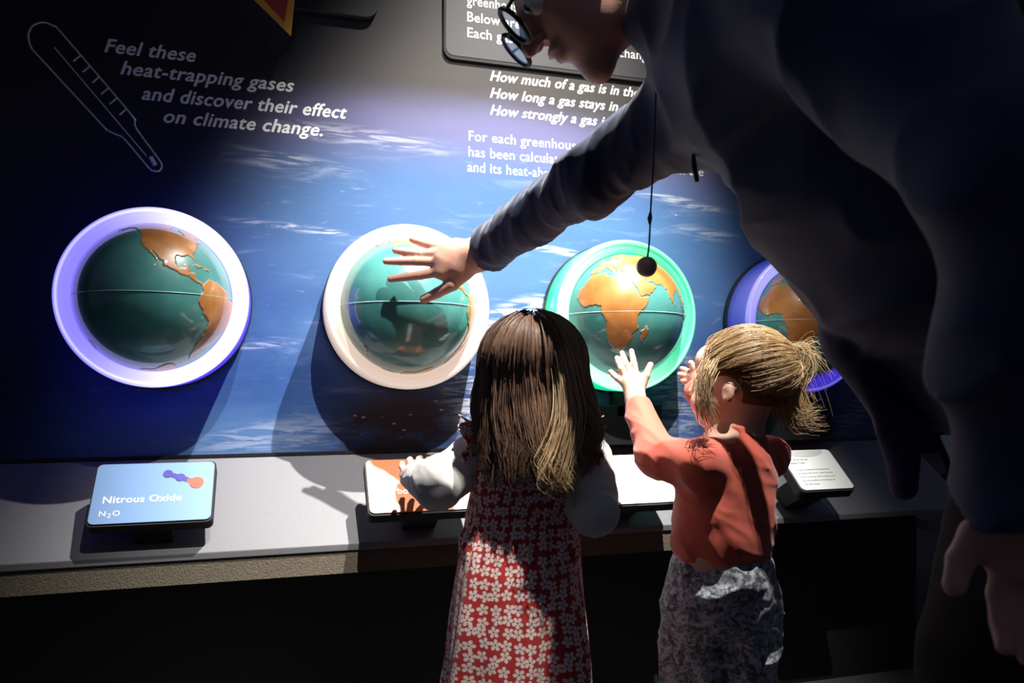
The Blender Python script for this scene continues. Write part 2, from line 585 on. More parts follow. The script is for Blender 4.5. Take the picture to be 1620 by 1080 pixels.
def ell(c, r, B=None):
    """ellipsoid; B = 3x3 with rows the local axes"""
    c = np.asarray(c, np.float32); r = np.asarray(r, np.float32)
    B = np.eye(3, dtype=np.float32) if B is None else np.asarray(B, np.float32)

    def f(p):
        q = (p - c) @ B.T
        k0 = np.sqrt(np.sum((q / r) ** 2, 1)) + 1e-9
        k1 = np.sqrt(np.sum((q / (r * r)) ** 2, 1)) + 1e-9
        return k0 * (k0 - 1) / k1
    m = float(r.max())
    f.bb = (c - m, c + m)
    return f


def plane(pt, n):
    """keeps the side the normal points away from"""
    pt = np.asarray(pt, np.float32); n = np.asarray(n, np.float32); n = n / np.linalg.norm(n)
    return lambda p: (p - pt) @ n


def cut(fn, *planes):
    def f(p):
        d = fn(p)
        for q in planes:
            d = np.maximum(d, q(p))
        return d
    f.bb = fn.bb
    return f


def chain(pts, rads, k=0.004):
    """union of capsules along a chain of joints"""
    fs = [cap(pts[i], pts[i + 1], rads[i], rads[i + 1]) for i in range(len(pts) - 1)]

    def f(p):
        d = fs[0](p)
        for g in fs[1:]:
            d = smin(d, g(p), k)
        return d
    f.bb = (np.min([g.bb[0] for g in fs], 0), np.max([g.bb[1] for g in fs], 0))
    return f


def smin(a, b, k):
    if k <= 0:
        return np.minimum(a, b)
    h = np.clip(0.5 + 0.5 * (b - a) / k, 0, 1)
    return b * (1 - h) + a * h - k * h * (1 - h)


def smax(a, b, k):
    return -smin(-a, -b, k)


def solid(ops, h, disp=None, pad=0.02, clip=None):
    """ops: list of ('u'|'s'|'i', fn, k). Surface nets at step h. disp(p)->offset, subtracted"""
    lo = np.min([f.bb[0] for o, f, k in ops if o == 'u'], 0) - pad
    hi = np.max([f.bb[1] for o, f, k in ops if o == 'u'], 0) + pad
    n = np.ceil((hi - lo) / h).astype(int) + 1
    xs = [lo[i] + h * np.arange(n[i]) for i in range(3)]
    G = np.full(tuple(n), 1.0, np.float32)
    step = max(1, int(1500000 / (n[1] * n[2])))
    for i0 in range(0, n[0], step):
        i1 = min(n[0], i0 + step)
        gx, gy, gz = np.meshgrid(xs[0][i0:i1], xs[1], xs[2], indexing='ij')
        p = np.stack([gx.ravel(), gy.ravel(), gz.ravel()], -1).astype(np.float32)
        d = np.full(len(p), 1.0, np.float32)
        first = True
        for op, f, k in ops:
            if hasattr(f, 'bb'):
                mg = 0.03 + k
                sel = np.all((p > f.bb[0] - mg) & (p < f.bb[1] + mg), 1)
                if not sel.any():
                    continue
                q = f(p[sel]); dd = d[sel]
            else:
                sel = slice(None); q = f(p); dd = d
            if op == 'u':
                d[sel] = smin(dd, q, k)
            elif op == 's':
                d[sel] = smax(dd, -q, k)
            else:
                d[sel] = smax(dd, q, k)
        if disp is not None:
            near = np.abs(d) < 0.035
            if near.any():
                d[near] -= disp(p[near])
        G[i0:i1] = d.reshape(i1 - i0, n[1], n[2])
    S = G < 0
    c = np.zeros(tuple(n - 1), np.uint8)
    for dx in (0, 1):
        for dy in (0, 1):
            for dz in (0, 1):
                c += S[dx:n[0] - 1 + dx, dy:n[1] - 1 + dy, dz:n[2] - 1 + dz]
    I, J, K = np.nonzero((c > 0) & (c < 8))
    idx = np.full(tuple(n - 1), -1, np.int64); idx[I, J, K] = np.arange(len(I))
    acc = np.zeros((len(I), 3)); cnt = np.zeros(len(I))
    cor = [(a, b, e) for a in (0, 1) for b in (0, 1) for e in (0, 1)]
    for a in cor:
        for ax in range(3):
            if a[ax] == 1:
                continue
            b = list(a); b[ax] = 1
            va = G[I + a[0], J + a[1], K + a[2]]; vb = G[I + b[0], J + b[1], K + b[2]]
            mk = (va < 0) != (vb < 0)
            t = np.where(mk, va / np.where(mk, va - vb, 1), 0)
            pos = np.tile(np.array(a, float), (len(I), 1)); pos[:, ax] += t
            acc[mk] += pos[mk]; cnt[mk] += 1
    V = (np.stack([I, J, K], -1) + acc / cnt[:, None]) * h + lo
    F = []
    for ax in range(3):
        sl0 = [slice(1, -1)] * 3; sl1 = [slice(1, -1)] * 3
        sl0[ax] = slice(0, -1); sl1[ax] = slice(1, None)
        s0 = S[tuple(sl0)]; s1 = S[tuple(sl1)]
        for flip in (False, True):
            a, b, e = np.nonzero((s0 & ~s1) if not flip else (~s0 & s1))
            base = [a, b, e]
            off = [1, 1, 1]; off[ax] = 0
            base = [base[i] + off[i] for i in range(3)]
            o1, o2 = [(1, 2), (2, 0), (0, 1)][ax]

            def cell(d1, d2):
                q = [x.copy() for x in base]; q[o1] = q[o1] - d1; q[o2] = q[o2] - d2
                return idx[q[0], q[1], q[2]]
            quad = np.stack([cell(0, 0), cell(1, 0), cell(1, 1), cell(0, 1)], -1)
            if flip:
                quad = quad[:, ::-1]
            F.append(quad)
    F = np.concatenate(F); F = F[(F >= 0).all(1)]
    return V, F


def unit(v):
    v = np.asarray(v, float)
    return v / np.linalg.norm(v)


def hand_ops(wrist, palm, fingers, thumb, rp, kf=0.004):
    """wrist (p, r); palm list of (p, r); fingers: [(pts, rads)]; thumb (pts, rads). A hand grown as one skin."""
    ops = []
    for i, (p, r) in enumerate(palm):
        ops.append(('u', cap(wrist[0], p, wrist[1], r), rp))
    for i in range(len(palm) - 1):
        ops.append(('u', cap(palm[i][0], palm[i + 1][0], palm[i][1], palm[i + 1][1]), rp))
    for pts, rads in fingers:
        ops.append(('u', chain(pts, rads, 0.002), kf))
    ops.append(('u', chain(thumb[0], thumb[1], 0.003), kf * 1.6))
    return ops


# ================================================================== STRUCTURE
def struct(o):
    o['kind'] = 'structure'
    return o


XR_M = on_wall(1391, 680)[0]       # right edge of the printed mural
XR_W = on_wall(1432, 700)[0]       # end of the exhibit wall
ZB = on_wall(640, 711)[1]          # bottom edge of the mural
fl = bm_obj('floor', box_bm(-6, 10, -3.5, 5.0, -0.05, 0), M['floor_carpet']); struct(fl)
wb = bm_obj('wall_back', box_bm(-2.6, XR_W, 0.004, 0.12, 0.0, 2.7), M['wall_dark']); struct(wb)
wf = bm_obj('wall_far', box_bm(-6, 10, 4.9, 5.0, 0, 4.5), M['matte_black']); struct(wf)

# ---- mural
mural = bm_obj('mural', box_bm(-2.6, XR_M, 0.0, 0.004, ZB, 2.7), M['mural'])
tag(mural, 'large printed wall mural of the blue Earth seen from space with white lettering', 'mural')


def text_mesh(name, body, size, m, parent, loc, bold=0.0, shear=0.0, xs=1.0, rot=None, th=0.0001, spacing=1.05, align='LEFT', heavy=0.0):
    c = bpy.data.curves.new(name, 'FONT')
    c.body = body; c.size = size; c.offset = bold; c.shear = shear; c.extrude = th; c.space_character = spacing
    c.resolution_u = 3; c.align_x = align
    t = bpy.data.objects.new(name, c); COL.objects.link(t)
    dg = bpy.context.evaluated_depsgraph_get()
    me = bpy.data.meshes.new_from_object(t.evaluated_get(dg))
    bpy.data.objects.remove(t)
    for v in me.vertices:
        v.co.x *= xs
    if heavy:
        bmx = bmesh.new(); bmx.from_mesh(me); g0 = bmx.verts[:] + bmx.edges[:] + bmx.faces[:]
        for q, (ax, ay) in enumerate(((-1, 0), (1, 0), (0, 0.8), (0, -0.8))):
            d = bmesh.ops.duplicate(bmx, geom=g0)
            for v in d['geom']:
                if isinstance(v, bmesh.types.BMVert):
                    v.co.x += ax * heavy; v.co.y += ay * heavy; v.co.z += 0.00001 * (q + 1)
        bmx.to_mesh(me); bmx.free()
    me.materials.clear(); me.materials.append(m)
    o = bpy.data.objects.new(name, me)
    link(o, parent)
    o.location = loc
    o.rotation_euler = rot if rot is not None else (math.pi / 2, 0, 0)
    return o


def text_w(body, size, bold, shear):
    c = bpy.data.curves.new('m', 'FONT'); c.body = body; c.size = size; c.offset = bold; c.shear = shear; c.space_character = 1.05
    t = bpy.data.objects.new('m', c); COL.objects.link(t); bpy.context.view_layer.update()
    wd = t.dimensions.x
    bpy.data.objects.remove(t)
    return wd


def wall_text(body, prefix, u0, v0, u1, capm, bold, shear, m, parent=None, y=-0.0003):
    x0, z0 = on_wall(u0, v0); x1, _ = on_wall(u1, v0 + (u1 - u0) * 0.1)
    size = capm / 0.72
    wd = text_w(prefix, size, 0.0, shear)
    return text_mesh('lettering', body, size, m, parent or mural, (x0, y, z0), 0.0, shear, (x1 - x0) / wd, heavy=bold)


B1 = 0.0010
wall_text('Feel these', 'Feel these', 163, 82, 307, 0.0295, B1, 0.3, M['white_print'])
wall_text('heat-trapping gases', 'heat-trapping gases', 189, 117, 463, 0.0295, B1, 0.3, M['white_print'])
wall_text('and discover their effect', 'and discover their effect', 223, 157, 547, 0.0295, B1, 0.3, M['white_print'])
wall_text('on climate change.', 'on climate change.', 256, 193, 507, 0.0295, B1, 0.3, M['white_print'])
for b, p, u0, v0, u1 in (('How much of a gas is in the atmosphere', 'How much of a gas is in th', 774, 127, 1000),
                         ('How long a gas stays in the atmosphere', 'How long a gas stays in', 774, 154, 976),
                         ('How strongly a gas is able to trap heat', 'How strongly a gas', 774, 181, 943)):
    wall_text(b, p, u0, v0, u1, 0.0245, 0.0007, 0.3, M['white_print'])
for b, p, u0, v0, u1 in (('For each greenhouse gas, a Global Warming Potential', 'For each greenhouse', 740, 222, 919),
                         ('has been calculated based on its lifetime in the', 'has been calcula', 740, 247, 875),
                         ('atmosphere', 'atmosphere', 1062, 308, 1150)):
    if b != 'atmosphere':
        wall_text(b, p, u0, v0, u1, 0.0245, 0.0002, 0.0, M['white_print'])
wall_text('and its heat-absorbing strength.', 'and its heat-a', 739, 271, 849, 0.0245, 0.0002, 0.0, M['white_print'])


# ---- thermometer outline printed on the mural
def wpts(px):
    return [np.array([on_wall(u, v)[0], -0.0006, on_wall(u, v)[1]]) for u, v in px]


def smooth_poly(pts, n=6):
    pts = [np.asarray(p, float) for p in pts]
    out = []
    for i in range(len(pts) - 1):
        p0 = pts[max(i - 1, 0)]; p1 = pts[i]; p2 = pts[i + 1]; p3 = pts[min(i + 2, len(pts) - 1)]
        for k in range(n):
            t = k / n
            out.append(0.5 * ((2 * p1) + (-p0 + p2) * t + (2 * p0 - 5 * p1 + 4 * p2 - p3) * t * t + (-p0 + 3 * p1 - 3 * p2 + p3) * t ** 3))
    out.append(pts[-1])
    return np.array(out)


outline = [(46, 66), (45, 55), (50, 43), (60, 37), (72, 36), (86, 42), (98, 53), (205, 178), (213, 191), (216, 204), (250, 250), (256, 262), (252, 270), (244, 270), (235, 265), (197, 220), (184, 213), (170, 206), (160, 196), (60, 88), (50, 76), (46, 66)]
parts = [tube(smooth_poly(wpts(outline), 3), 0.0019, 4), tube(wpts([(86, 75), (232, 247)]), 0.0014, 4)]
for a, b in (((127, 88), (116, 97)), ((142, 105), (131, 114)), ((157, 121), (146, 131)), ((172, 139), (160, 149)), ((185, 155), (173, 165)), ((199, 173), (189, 182))):
    parts.append(tube(wpts([a, b]), 0.0017, 4))
parts.append(tube(wpts([(238, 248), (246, 262)]), 0.0048, 4))
V, F = join(parts)
V[:, 1] = -0.0006 + (V[:, 1] + 0.0006) * 0.3
from_arrays('thermometer_drawing', V, F, M['grey_print'], mural, smooth=False, origin=(0, 0, 0))

# ---- panels at the top
x0, zb = on_wall(703, 84, -0.012)
x1 = on_wall(1290, 150, -0.012)[0]
pn = bm_obj('info_panel', prism(rrect(0, x1 - x0, 0, 0.62, 0.022), 0.006), M['matte_black'], loc=(x0, 0.0, zb - 0.008))
tag(pn, 'dark grey info panel with rounded corners and white text above the greenhouse list', 'sign')
bm_obj('panel_face', prism(rrect(0.005, x1 - x0 - 0.005, 0.008, 0.61, 0.018), 0.0012), M['panel_grey'], pn, loc=(0, -0.0055, 0))
px0 = x0
for b, p, u0, v0, u1 in (('greenhouse gases in the air', 'greenhou', 740, 5, 812), ('Below are representations of the', 'Below are re', 739, 31, 848), ("Each gas's effect on climate change depends on", "Each gas's effect", 739, 56, 880)):
    xa, za = on_wall(u0, v0, -0.014); xb, _ = on_wall(u1, v0, -0.014)
    sz = 0.0235 / 0.72
    t = text_mesh('lettering', b, sz, M['white_print'], pn, (xa - x0, -0.0070, za - (zb - 0.008)), 0.0003, 0, (xb - xa) / text_w(p, sz, 0.0003, 0))

xa, za = on_wall(600, 24, -0.03)
xb = on_wall(440, 16, -0.03)[0]
tp = bm_obj('dark_panel', prism(rrect(0, xa - xb, 0, 0.5, 0.03), 0.014), M['matte_black'], loc=(xb, 0, za))
tag(tp, 'plain black panel with a rounded corner beside the yellow and red sign', 'panel')

# pointed yellow/red sign standing off the wall
YS = -0.04
A = on_wall(461, 60, YS); Bp = on_wall(468, -60, YS); Cp = on_wall(330, -95, YS); Ap = on_wall(344, -60, YS)
e = empty('pointed_sign', (A[0], -0.04, A[1]), 'red pointed sign with yellow border standing off the wall top', 'sign')
tri = [(A[0], A[1]), (Bp[0], Bp[1]), (Bp[0] - 0.02, Bp[1] + 0.25), (Cp[0] - 0.05, Cp[1] + 0.2)]
# the long lower-left edge runs through (400,0)
K = on_wall(400, 0, YS)
dx, dz = K[0] - A[0], K[1] - A[1]
far = (A[0] + dx * 3.2, A[1] + dz * 3.2)
tri = [(A[0], A[1]), (on_wall(467, 0, YS)[0], on_wall(467, 0, YS)[1]), (on_wall(474, 0, YS)[0], A[1] + 0.42), (far[0], far[1])]
loc = np.array([A[0], -0.04, A[1]])


def shift(pts, dxx, dzz):
    return [(p[0] - dxx, p[1] - dzz) for p in pts]


def inset(pts, k):
    c = np.mean(pts, 0)
    return [tuple(c + (np.array(p) - c) * k) for p in pts]


bmb = bmesh.new()
tf = shift(tri, A[0], A[1]); tb = [(p[0] - 0.026, p[1] - 0.026) for p in tf]
va = [bmb.verts.new((p[0], 0.0, p[1])) for p in tf]; vb = [bmb.verts.new((p[0], 0.039, p[1])) for p in tb]
bmb.faces.new(va); bmb.faces.new(vb[::-1])
for q in range(4):
    bmb.faces.new((va[q], vb[q], vb[(q + 1) % 4], va[(q + 1) % 4]))
bm_obj('sign_body', bmb, M['matte_black'], e)
bm_obj('border', prism(shift(inset(tri, 0.985), A[0], A[1]), 0.003, y0=-0.0005), M['yellow'], e)
RI = [on_wall(450, 33, YS), on_wall(456, -5, YS), on_wall(460, -5, YS)]
red_tri = [on_wall(450, 34, YS - 0.004), on_wall(456, -2, YS - 0.004), (on_wall(456, -2, YS - 0.004)[0] + 0.003, A[1] + 0.36), None]
k0 = np.array(on_wall(450, 34, YS - 0.004)); k1 = np.array(on_wall(418, 0, YS - 0.004)); red_tri[3] = tuple(k0 + (k1 - k0) * 4.6)
bm_obj('red_face', prism(shift(red_tri, A[0], A[1]), 0.003, y0=-0.0037), M['red'], e)

# ---- shelf apron, fascia, base cabinet
YSH, ZSH = -0.215, CZ - 255 / 1200 * 1.53
bm = bmesh.new()
prof = [(0.0, ZB - 0.004), (YSH, ZSH), (YSH, ZSH - 0.014), (0.0, ZSH - 0.014)]
sh = empty('exhibit_shelf', (0, 0, 0), 'long sloping grey shelf below the mural carrying the gas name plates', 'shelf')
XL = -2.6


def xprism(prof, xa, xb):
    bm = bmesh.new()
    a = [bm.verts.new((xa, y, z)) for y, z in prof]; b = [bm.verts.new((xb, y, z)) for y, z in prof]
    bm.faces.new(a); bm.faces.new(b[::-1]); n = len(prof)
    for i in range(n):
        bm.faces.new((a[i], b[i], b[(i + 1) % n], a[(i + 1) % n]))
    return bm


bm_obj('shelf_top', xprism(prof, XL, XR_W), M['shelf'], sh, bevel=0.002)
bm_obj('top_trim', xprism([(0.0, ZB + 0.001), (-0.006, ZB + 0.001), (-0.006, ZB - 0.006), (0.0, ZB - 0.006)], XL, XR_W), M['black'], sh)
bm_obj('carpet_fascia', xprism([(YSH + 0.004, ZSH - 0.014), (YSH - 0.006, ZSH - 0.056), (YSH + 0.03, ZSH - 0.056), (YSH + 0.035, ZSH - 0.014)], XL, on_wall(1200, 800, YSH)[0]), M['carpet'], sh)
cb = bm_obj('base_cabinet', box_bm(XL, XR_W, -0.04, 0.0035, 0.0, ZSH - 0.015), M['matte_black'])
tag(cb, 'plain black base cabinet under the sloping shelf, reaching the carpet', 'cabinet')

# ---- globes
LAND = {
 'na': [(-168,66),(-156,71),(-141,70),(-128,70),(-115,68),(-108,68),(-95,69),(-94,72),(-82,69),(-82,66),(-94,60),(-92,57),(-82,55),(-79,51),(-77,56),(-78,62),(-70,61),(-65,59),(-61,56),(-56,52),(-60,50),(-66,50),(-65,47),(-60,46),(-66,44),(-70,43),(-70,41),(-74,40),(-76,37),(-76,35),(-81,31),(-80,26),(-81,25),(-83,29),(-85,30),(-90,29),(-94,29),(-97,27),(-98,22),(-96,19),(-91,18.5),(-90,21),(-87,21),(-88,16),(-84,15.5),(-83,11),(-80,9),(-77,8.5),(-78,7),(-81,7.5),(-84,9),(-88,12.5),(-92,13.5),(-96,15.5),(-102,17.5),(-105.5,20),(-106,23),(-109,26),(-112.5,30),(-114.5,31.5),(-112,27),(-109.5,23),(-112,25),(-115,29),(-117,32.5),(-121,34.5),(-124,40),(-124,47),(-128,51),(-134,57),(-142,60),(-150,60),(-155,57),(-164,55),(-158,58),(-165,61),(-161,64)],
 'gl': [(-55,82),(-30,83),(-20,75),(-25,70),(-40,65),(-44,60),(-52,65),(-55,70),(-60,76),(-70,78)],
 'cu': [(-84,22),(-80,23.2),(-75,20.7),(-78,19.9),(-82,22)], 'hi': [(-74,20),(-69,19.3),(-70,17.8),(-74,18.2)],
 'sa': [(-77,8),(-72,12),(-64,10.5),(-60,8),(-52,5),(-50,0),(-44,-2.5),(-37,-5),(-35,-8),(-39,-14),(-40,-21),(-45,-24),(-48,-28),(-53,-34),(-58,-38),(-62,-40),(-65,-45),(-68,-50),(-67,-55),(-73,-52),(-74,-45),(-73,-38),(-71,-30),(-70,-19),(-76,-14),(-81,-6),(-80,-2),(-78,2)],
 'af': [(-6,35.5),(10,37),(11,33),(20,31),(22,33),(32,31),(34,28),(37,21),(43,12),(51,12),(47,4),(40,-3),(40,-15),(35,-20),(35,-24),(32,-28),(26,-34),(18,-34),(15,-27),(12,-17),(13,-8),(9,0),(9,4),(4,6.5),(-4,5),(-8,4.5),(-13,8),(-17,14),(-16,21),(-10,29)],
 'md': [(49,-12),(50,-16),(47,-25),(44,-24),(44,-17)],
 'eu': [(-9,43),(-9,37),(-5.5,36),(0,39),(3,42),(8,44),(10,43),(16,38),(18,40),(13,44),(14,45),(19,42),(21,37),(24,38),(23,40.5),(26,40.5),(27,37),(31,36.5),(36,36.5),(35,31),(34.8,28),(39.5,21),(43.5,13),(45,12.8),(52,16),(55,17.5),(59,22),(56,25),(51.5,24.5),(50,27),(48,30),(50,30),(54,26.8),(57,27),(61,25),(67,24.5),(70,21),(72.5,20),(74,14),(77,8),(80,13),(80,15.5),(87,21),(91,22.5),(94,18),(95,16),(98,16),(98,8),(103,1.5),(103.5,5),(100,13),(105,9),(109,12),(106,20),(110,21),(117,23.5),(122,30),(119,35),(122,39),(125,39.5),(126.5,34.5),(129,36),(128,41),(135,44),(141,53),(137,54),(143,59),(156,61),(156,51),(163,58),(178,62),(179,69),(160,70),(140,73),(113,74),(104,77.5),(80,72.5),(68,68),(55,68.5),(44,67),(40,65),(33,67),(40,67.5),(28,71),(15,68.5),(5,61),(7,58),(11,59),(13,55.5),(17,57),(18,62),(24,65.5),(22,61),(30,60),(22,58.5),(20,54.5),(10,54),(8,57),(8,54),(3,51.5),(-1.5,49.5),(-4.5,48.5),(-1,46),(-1.5,43.5)],
 'uk': [(-5,50),(1,51),(0,53),(-2,57.5),(-5,58.5),(-5,54)], 'jp': [(130,32),(136,34),(141,36),(141,42),(139,38),(134,35.5)],
 'su': [(95,5.5),(100,2),(106,-5),(103,-5),(98,1)], 'bo': [(109,1),(117,7),(118,1),(115,-4),(110,-3)],
 'ng': [(131,-1),(141,-3),(150,-10),(142,-9),(138,-8)], 'sl': [(80,9.5),(81.8,7.5),(80.5,6)],
 'au': [(114,-22),(122,-18),(130,-12),(136,-12),(140,-17),(142,-11),(146,-19),(153,-26),(150,-37),(144,-38.5),(138,-35),(131,-31.5),(124,-34),(115,-34)],
 'nz': [(173,-35),(178,-38),(174,-41),(167,-46),(170,-43)],
}
SEA = {'bs': [(28,42),(28,45),(33,46),(37,45.5),(41.5,42),(36,41.5)], 'ca': [(47,45),(53,46.5),(53,40),(54,37),(49.5,37.5),(49,41)]}


def inpoly(lon, lat, poly):
    r = np.zeros(lon.shape, bool); n = len(poly)
    for i in range(n):
        x1, y1 = poly[i]; x2, y2 = poly[(i + 1) % n]
        if y1 == y2:
            continue
        c = ((lat >= y1) != (lat >= y2)) & (lon < (x2 - x1) * (lat - y1) / (y2 - y1) + x1)
        r ^= c
    return r


RG = 0.150


def globe_mesh():
    nu, nv = 620, 310
    lon = np.linspace(-180, 180, nu, endpoint=False); lat = np.linspace(-90, 90, nv)
    LO, LA = np.meshgrid(lon, lat, indexing='ij')
    jx = (vnoise(np.stack([LO.ravel() * .35 + 90, LA.ravel() * .35 + 90, 0 * LO.ravel()], -1)) - .5).reshape(LO.shape) * 2.2
    jy = (vnoise(np.stack([LO.ravel() * .35 + 90, LA.ravel() * .35 + 90, 0 * LO.ravel() + 9.5], -1)) - .5).reshape(LO.shape) * 2.2
    land = np.zeros(LO.shape, bool)
    for p in LAND.values():
        land |= inpoly(LO + jx, LA + jy, p)
    for p in SEA.values():
        land &= ~inpoly(LO + jx, LA + jy, p)
    land |= LA < (-69 + 5 * np.sin(np.radians(LO * 3)) + 3 * np.sin(np.radians(LO * 7)))
    r = RG + np.where(land, 0.0011, 0.0)
    lo, la = np.radians(LO), np.radians(LA)
    # longitude 0 faces -Y; east goes to +X
    V = np.stack([r * np.cos(la) * np.sin(lo), -r * np.cos(la) * np.cos(lo), r * np.sin(la)], -1).reshape(-1, 3)
    i = np.arange(nu); j = np.arange(nv - 1)
    I, J = np.meshgrid(i, j, indexing='ij'); I2 = (I + 1) % nu
    F = np.stack([I * nv + J, I2 * nv + J, I2 * nv + J + 1, I * nv + J + 1], -1).reshape(-1, 4)
    cols = np.ones((len(V), 4)); cols[:, :3] = land.reshape(-1, 1)
    return V, F, cols


gx = [on_wall(243, 470, -0.10), on_wall(648, 485, -0.10), on_wall(993, 499, -0.10), on_wall(1276, 510, -0.10)]
GV, GF, GC = globe_mesh()
g_me = None
LON = [-119, -131, 50, 58]
glabels = ['globe in the violet glowing ring, leftmost of the row', 'globe in the cream white glowing ring under the outstretched adult hand',
           'globe in the green glowing ring showing Africa and Asia', 'globe in the blue violet glowing ring half hidden behind the bending man']
ring_prof = [(0.174, -0.004), (0.1795, -0.010), (0.180, -0.085), (0.1795, -0.098), (0.1765, -0.107), (0.1715, -0.110), (0.167, -0.1065), (0.1655, -0.102),
             (0.163, -0.1045), (0.158, -0.1055), (0.152, -0.103), (0.1475, -0.097), (0.1465, -0.093), (0.1445, -0.092), (0.1425, -0.086), (0.1420, -0.070), (0.1415, -0.060)]
for i in range(4):
    X, Z = gx[i]
    Z = [gx[0][1], gx[1][1], gx[2][1], gx[3][1]][i]
    ge = empty('lit_globe', (X, 0, Z), glabels[i], 'globe', 'lit globes in a row on the mural')
    V, F = lathe_y(ring_prof, 160)
    from_arrays('light_ring', V, F, RINGM[i], ge, origin=(0, 0, 0))
    V, F = lathe_y([(0.150, 0.0), (0.1815, -0.001), (0.1820, -0.018), (0.1805, -0.022)], 96)
    from_arrays('mounting_collar', V, F, M['black'], ge, origin=(0, 0, 0))
    if g_me is None:
        go = from_arrays('globe', GV, GF, M['globe'], ge, origin=(0, 0, 0), cols=GC)
        g_me = go.data
    else:
        go = bpy.data.objects.new('globe', g_me); link(go, ge)
    go.location = (0, -0.062, 0)
    go.rotation_euler = (0, 0, math.radians(-LON[i]))
    a = np.linspace(0, 2 * math.pi, 120, endpoint=False)
    V, F = tube(np.stack([0.1506 * np.cos(a), 0.1506 * np.sin(a) - 0.062, 0 * a], -1), 0.0009, 5, closed=True)
    from_arrays('seam', V, F, M['seam'], ge, origin=(0, 0, 0))
    if i >= 2:  # plain black blocks fill the dark rectangle below these rings
        zt = Z - 0.19
        bx0, bx1 = -0.085, 0.085
        if i == 3:
            bx1 = on_wall(1318, 640, -0.05)[0] - X; bx0 = bx1 - 0.17
        else:
            bx1 = on_wall(1048, 640, -0.05)[0] - X; bx0 = bx1 - 0.17
        bm_obj('black_box', box_bm(bx0, bx1, -0.05, 0.0, ZB - Z + 0.002, on_wall(1045, 640, -0.05)[1] - Z), M['matte_black'], ge, bevel=0.002)
        bm_obj('neck', box_bm((bx0 + bx1) / 2 - 0.035, (bx0 + bx1) / 2 + 0.035, -0.05, 0.0, -0.24, -0.165), M['matte_black'], ge)


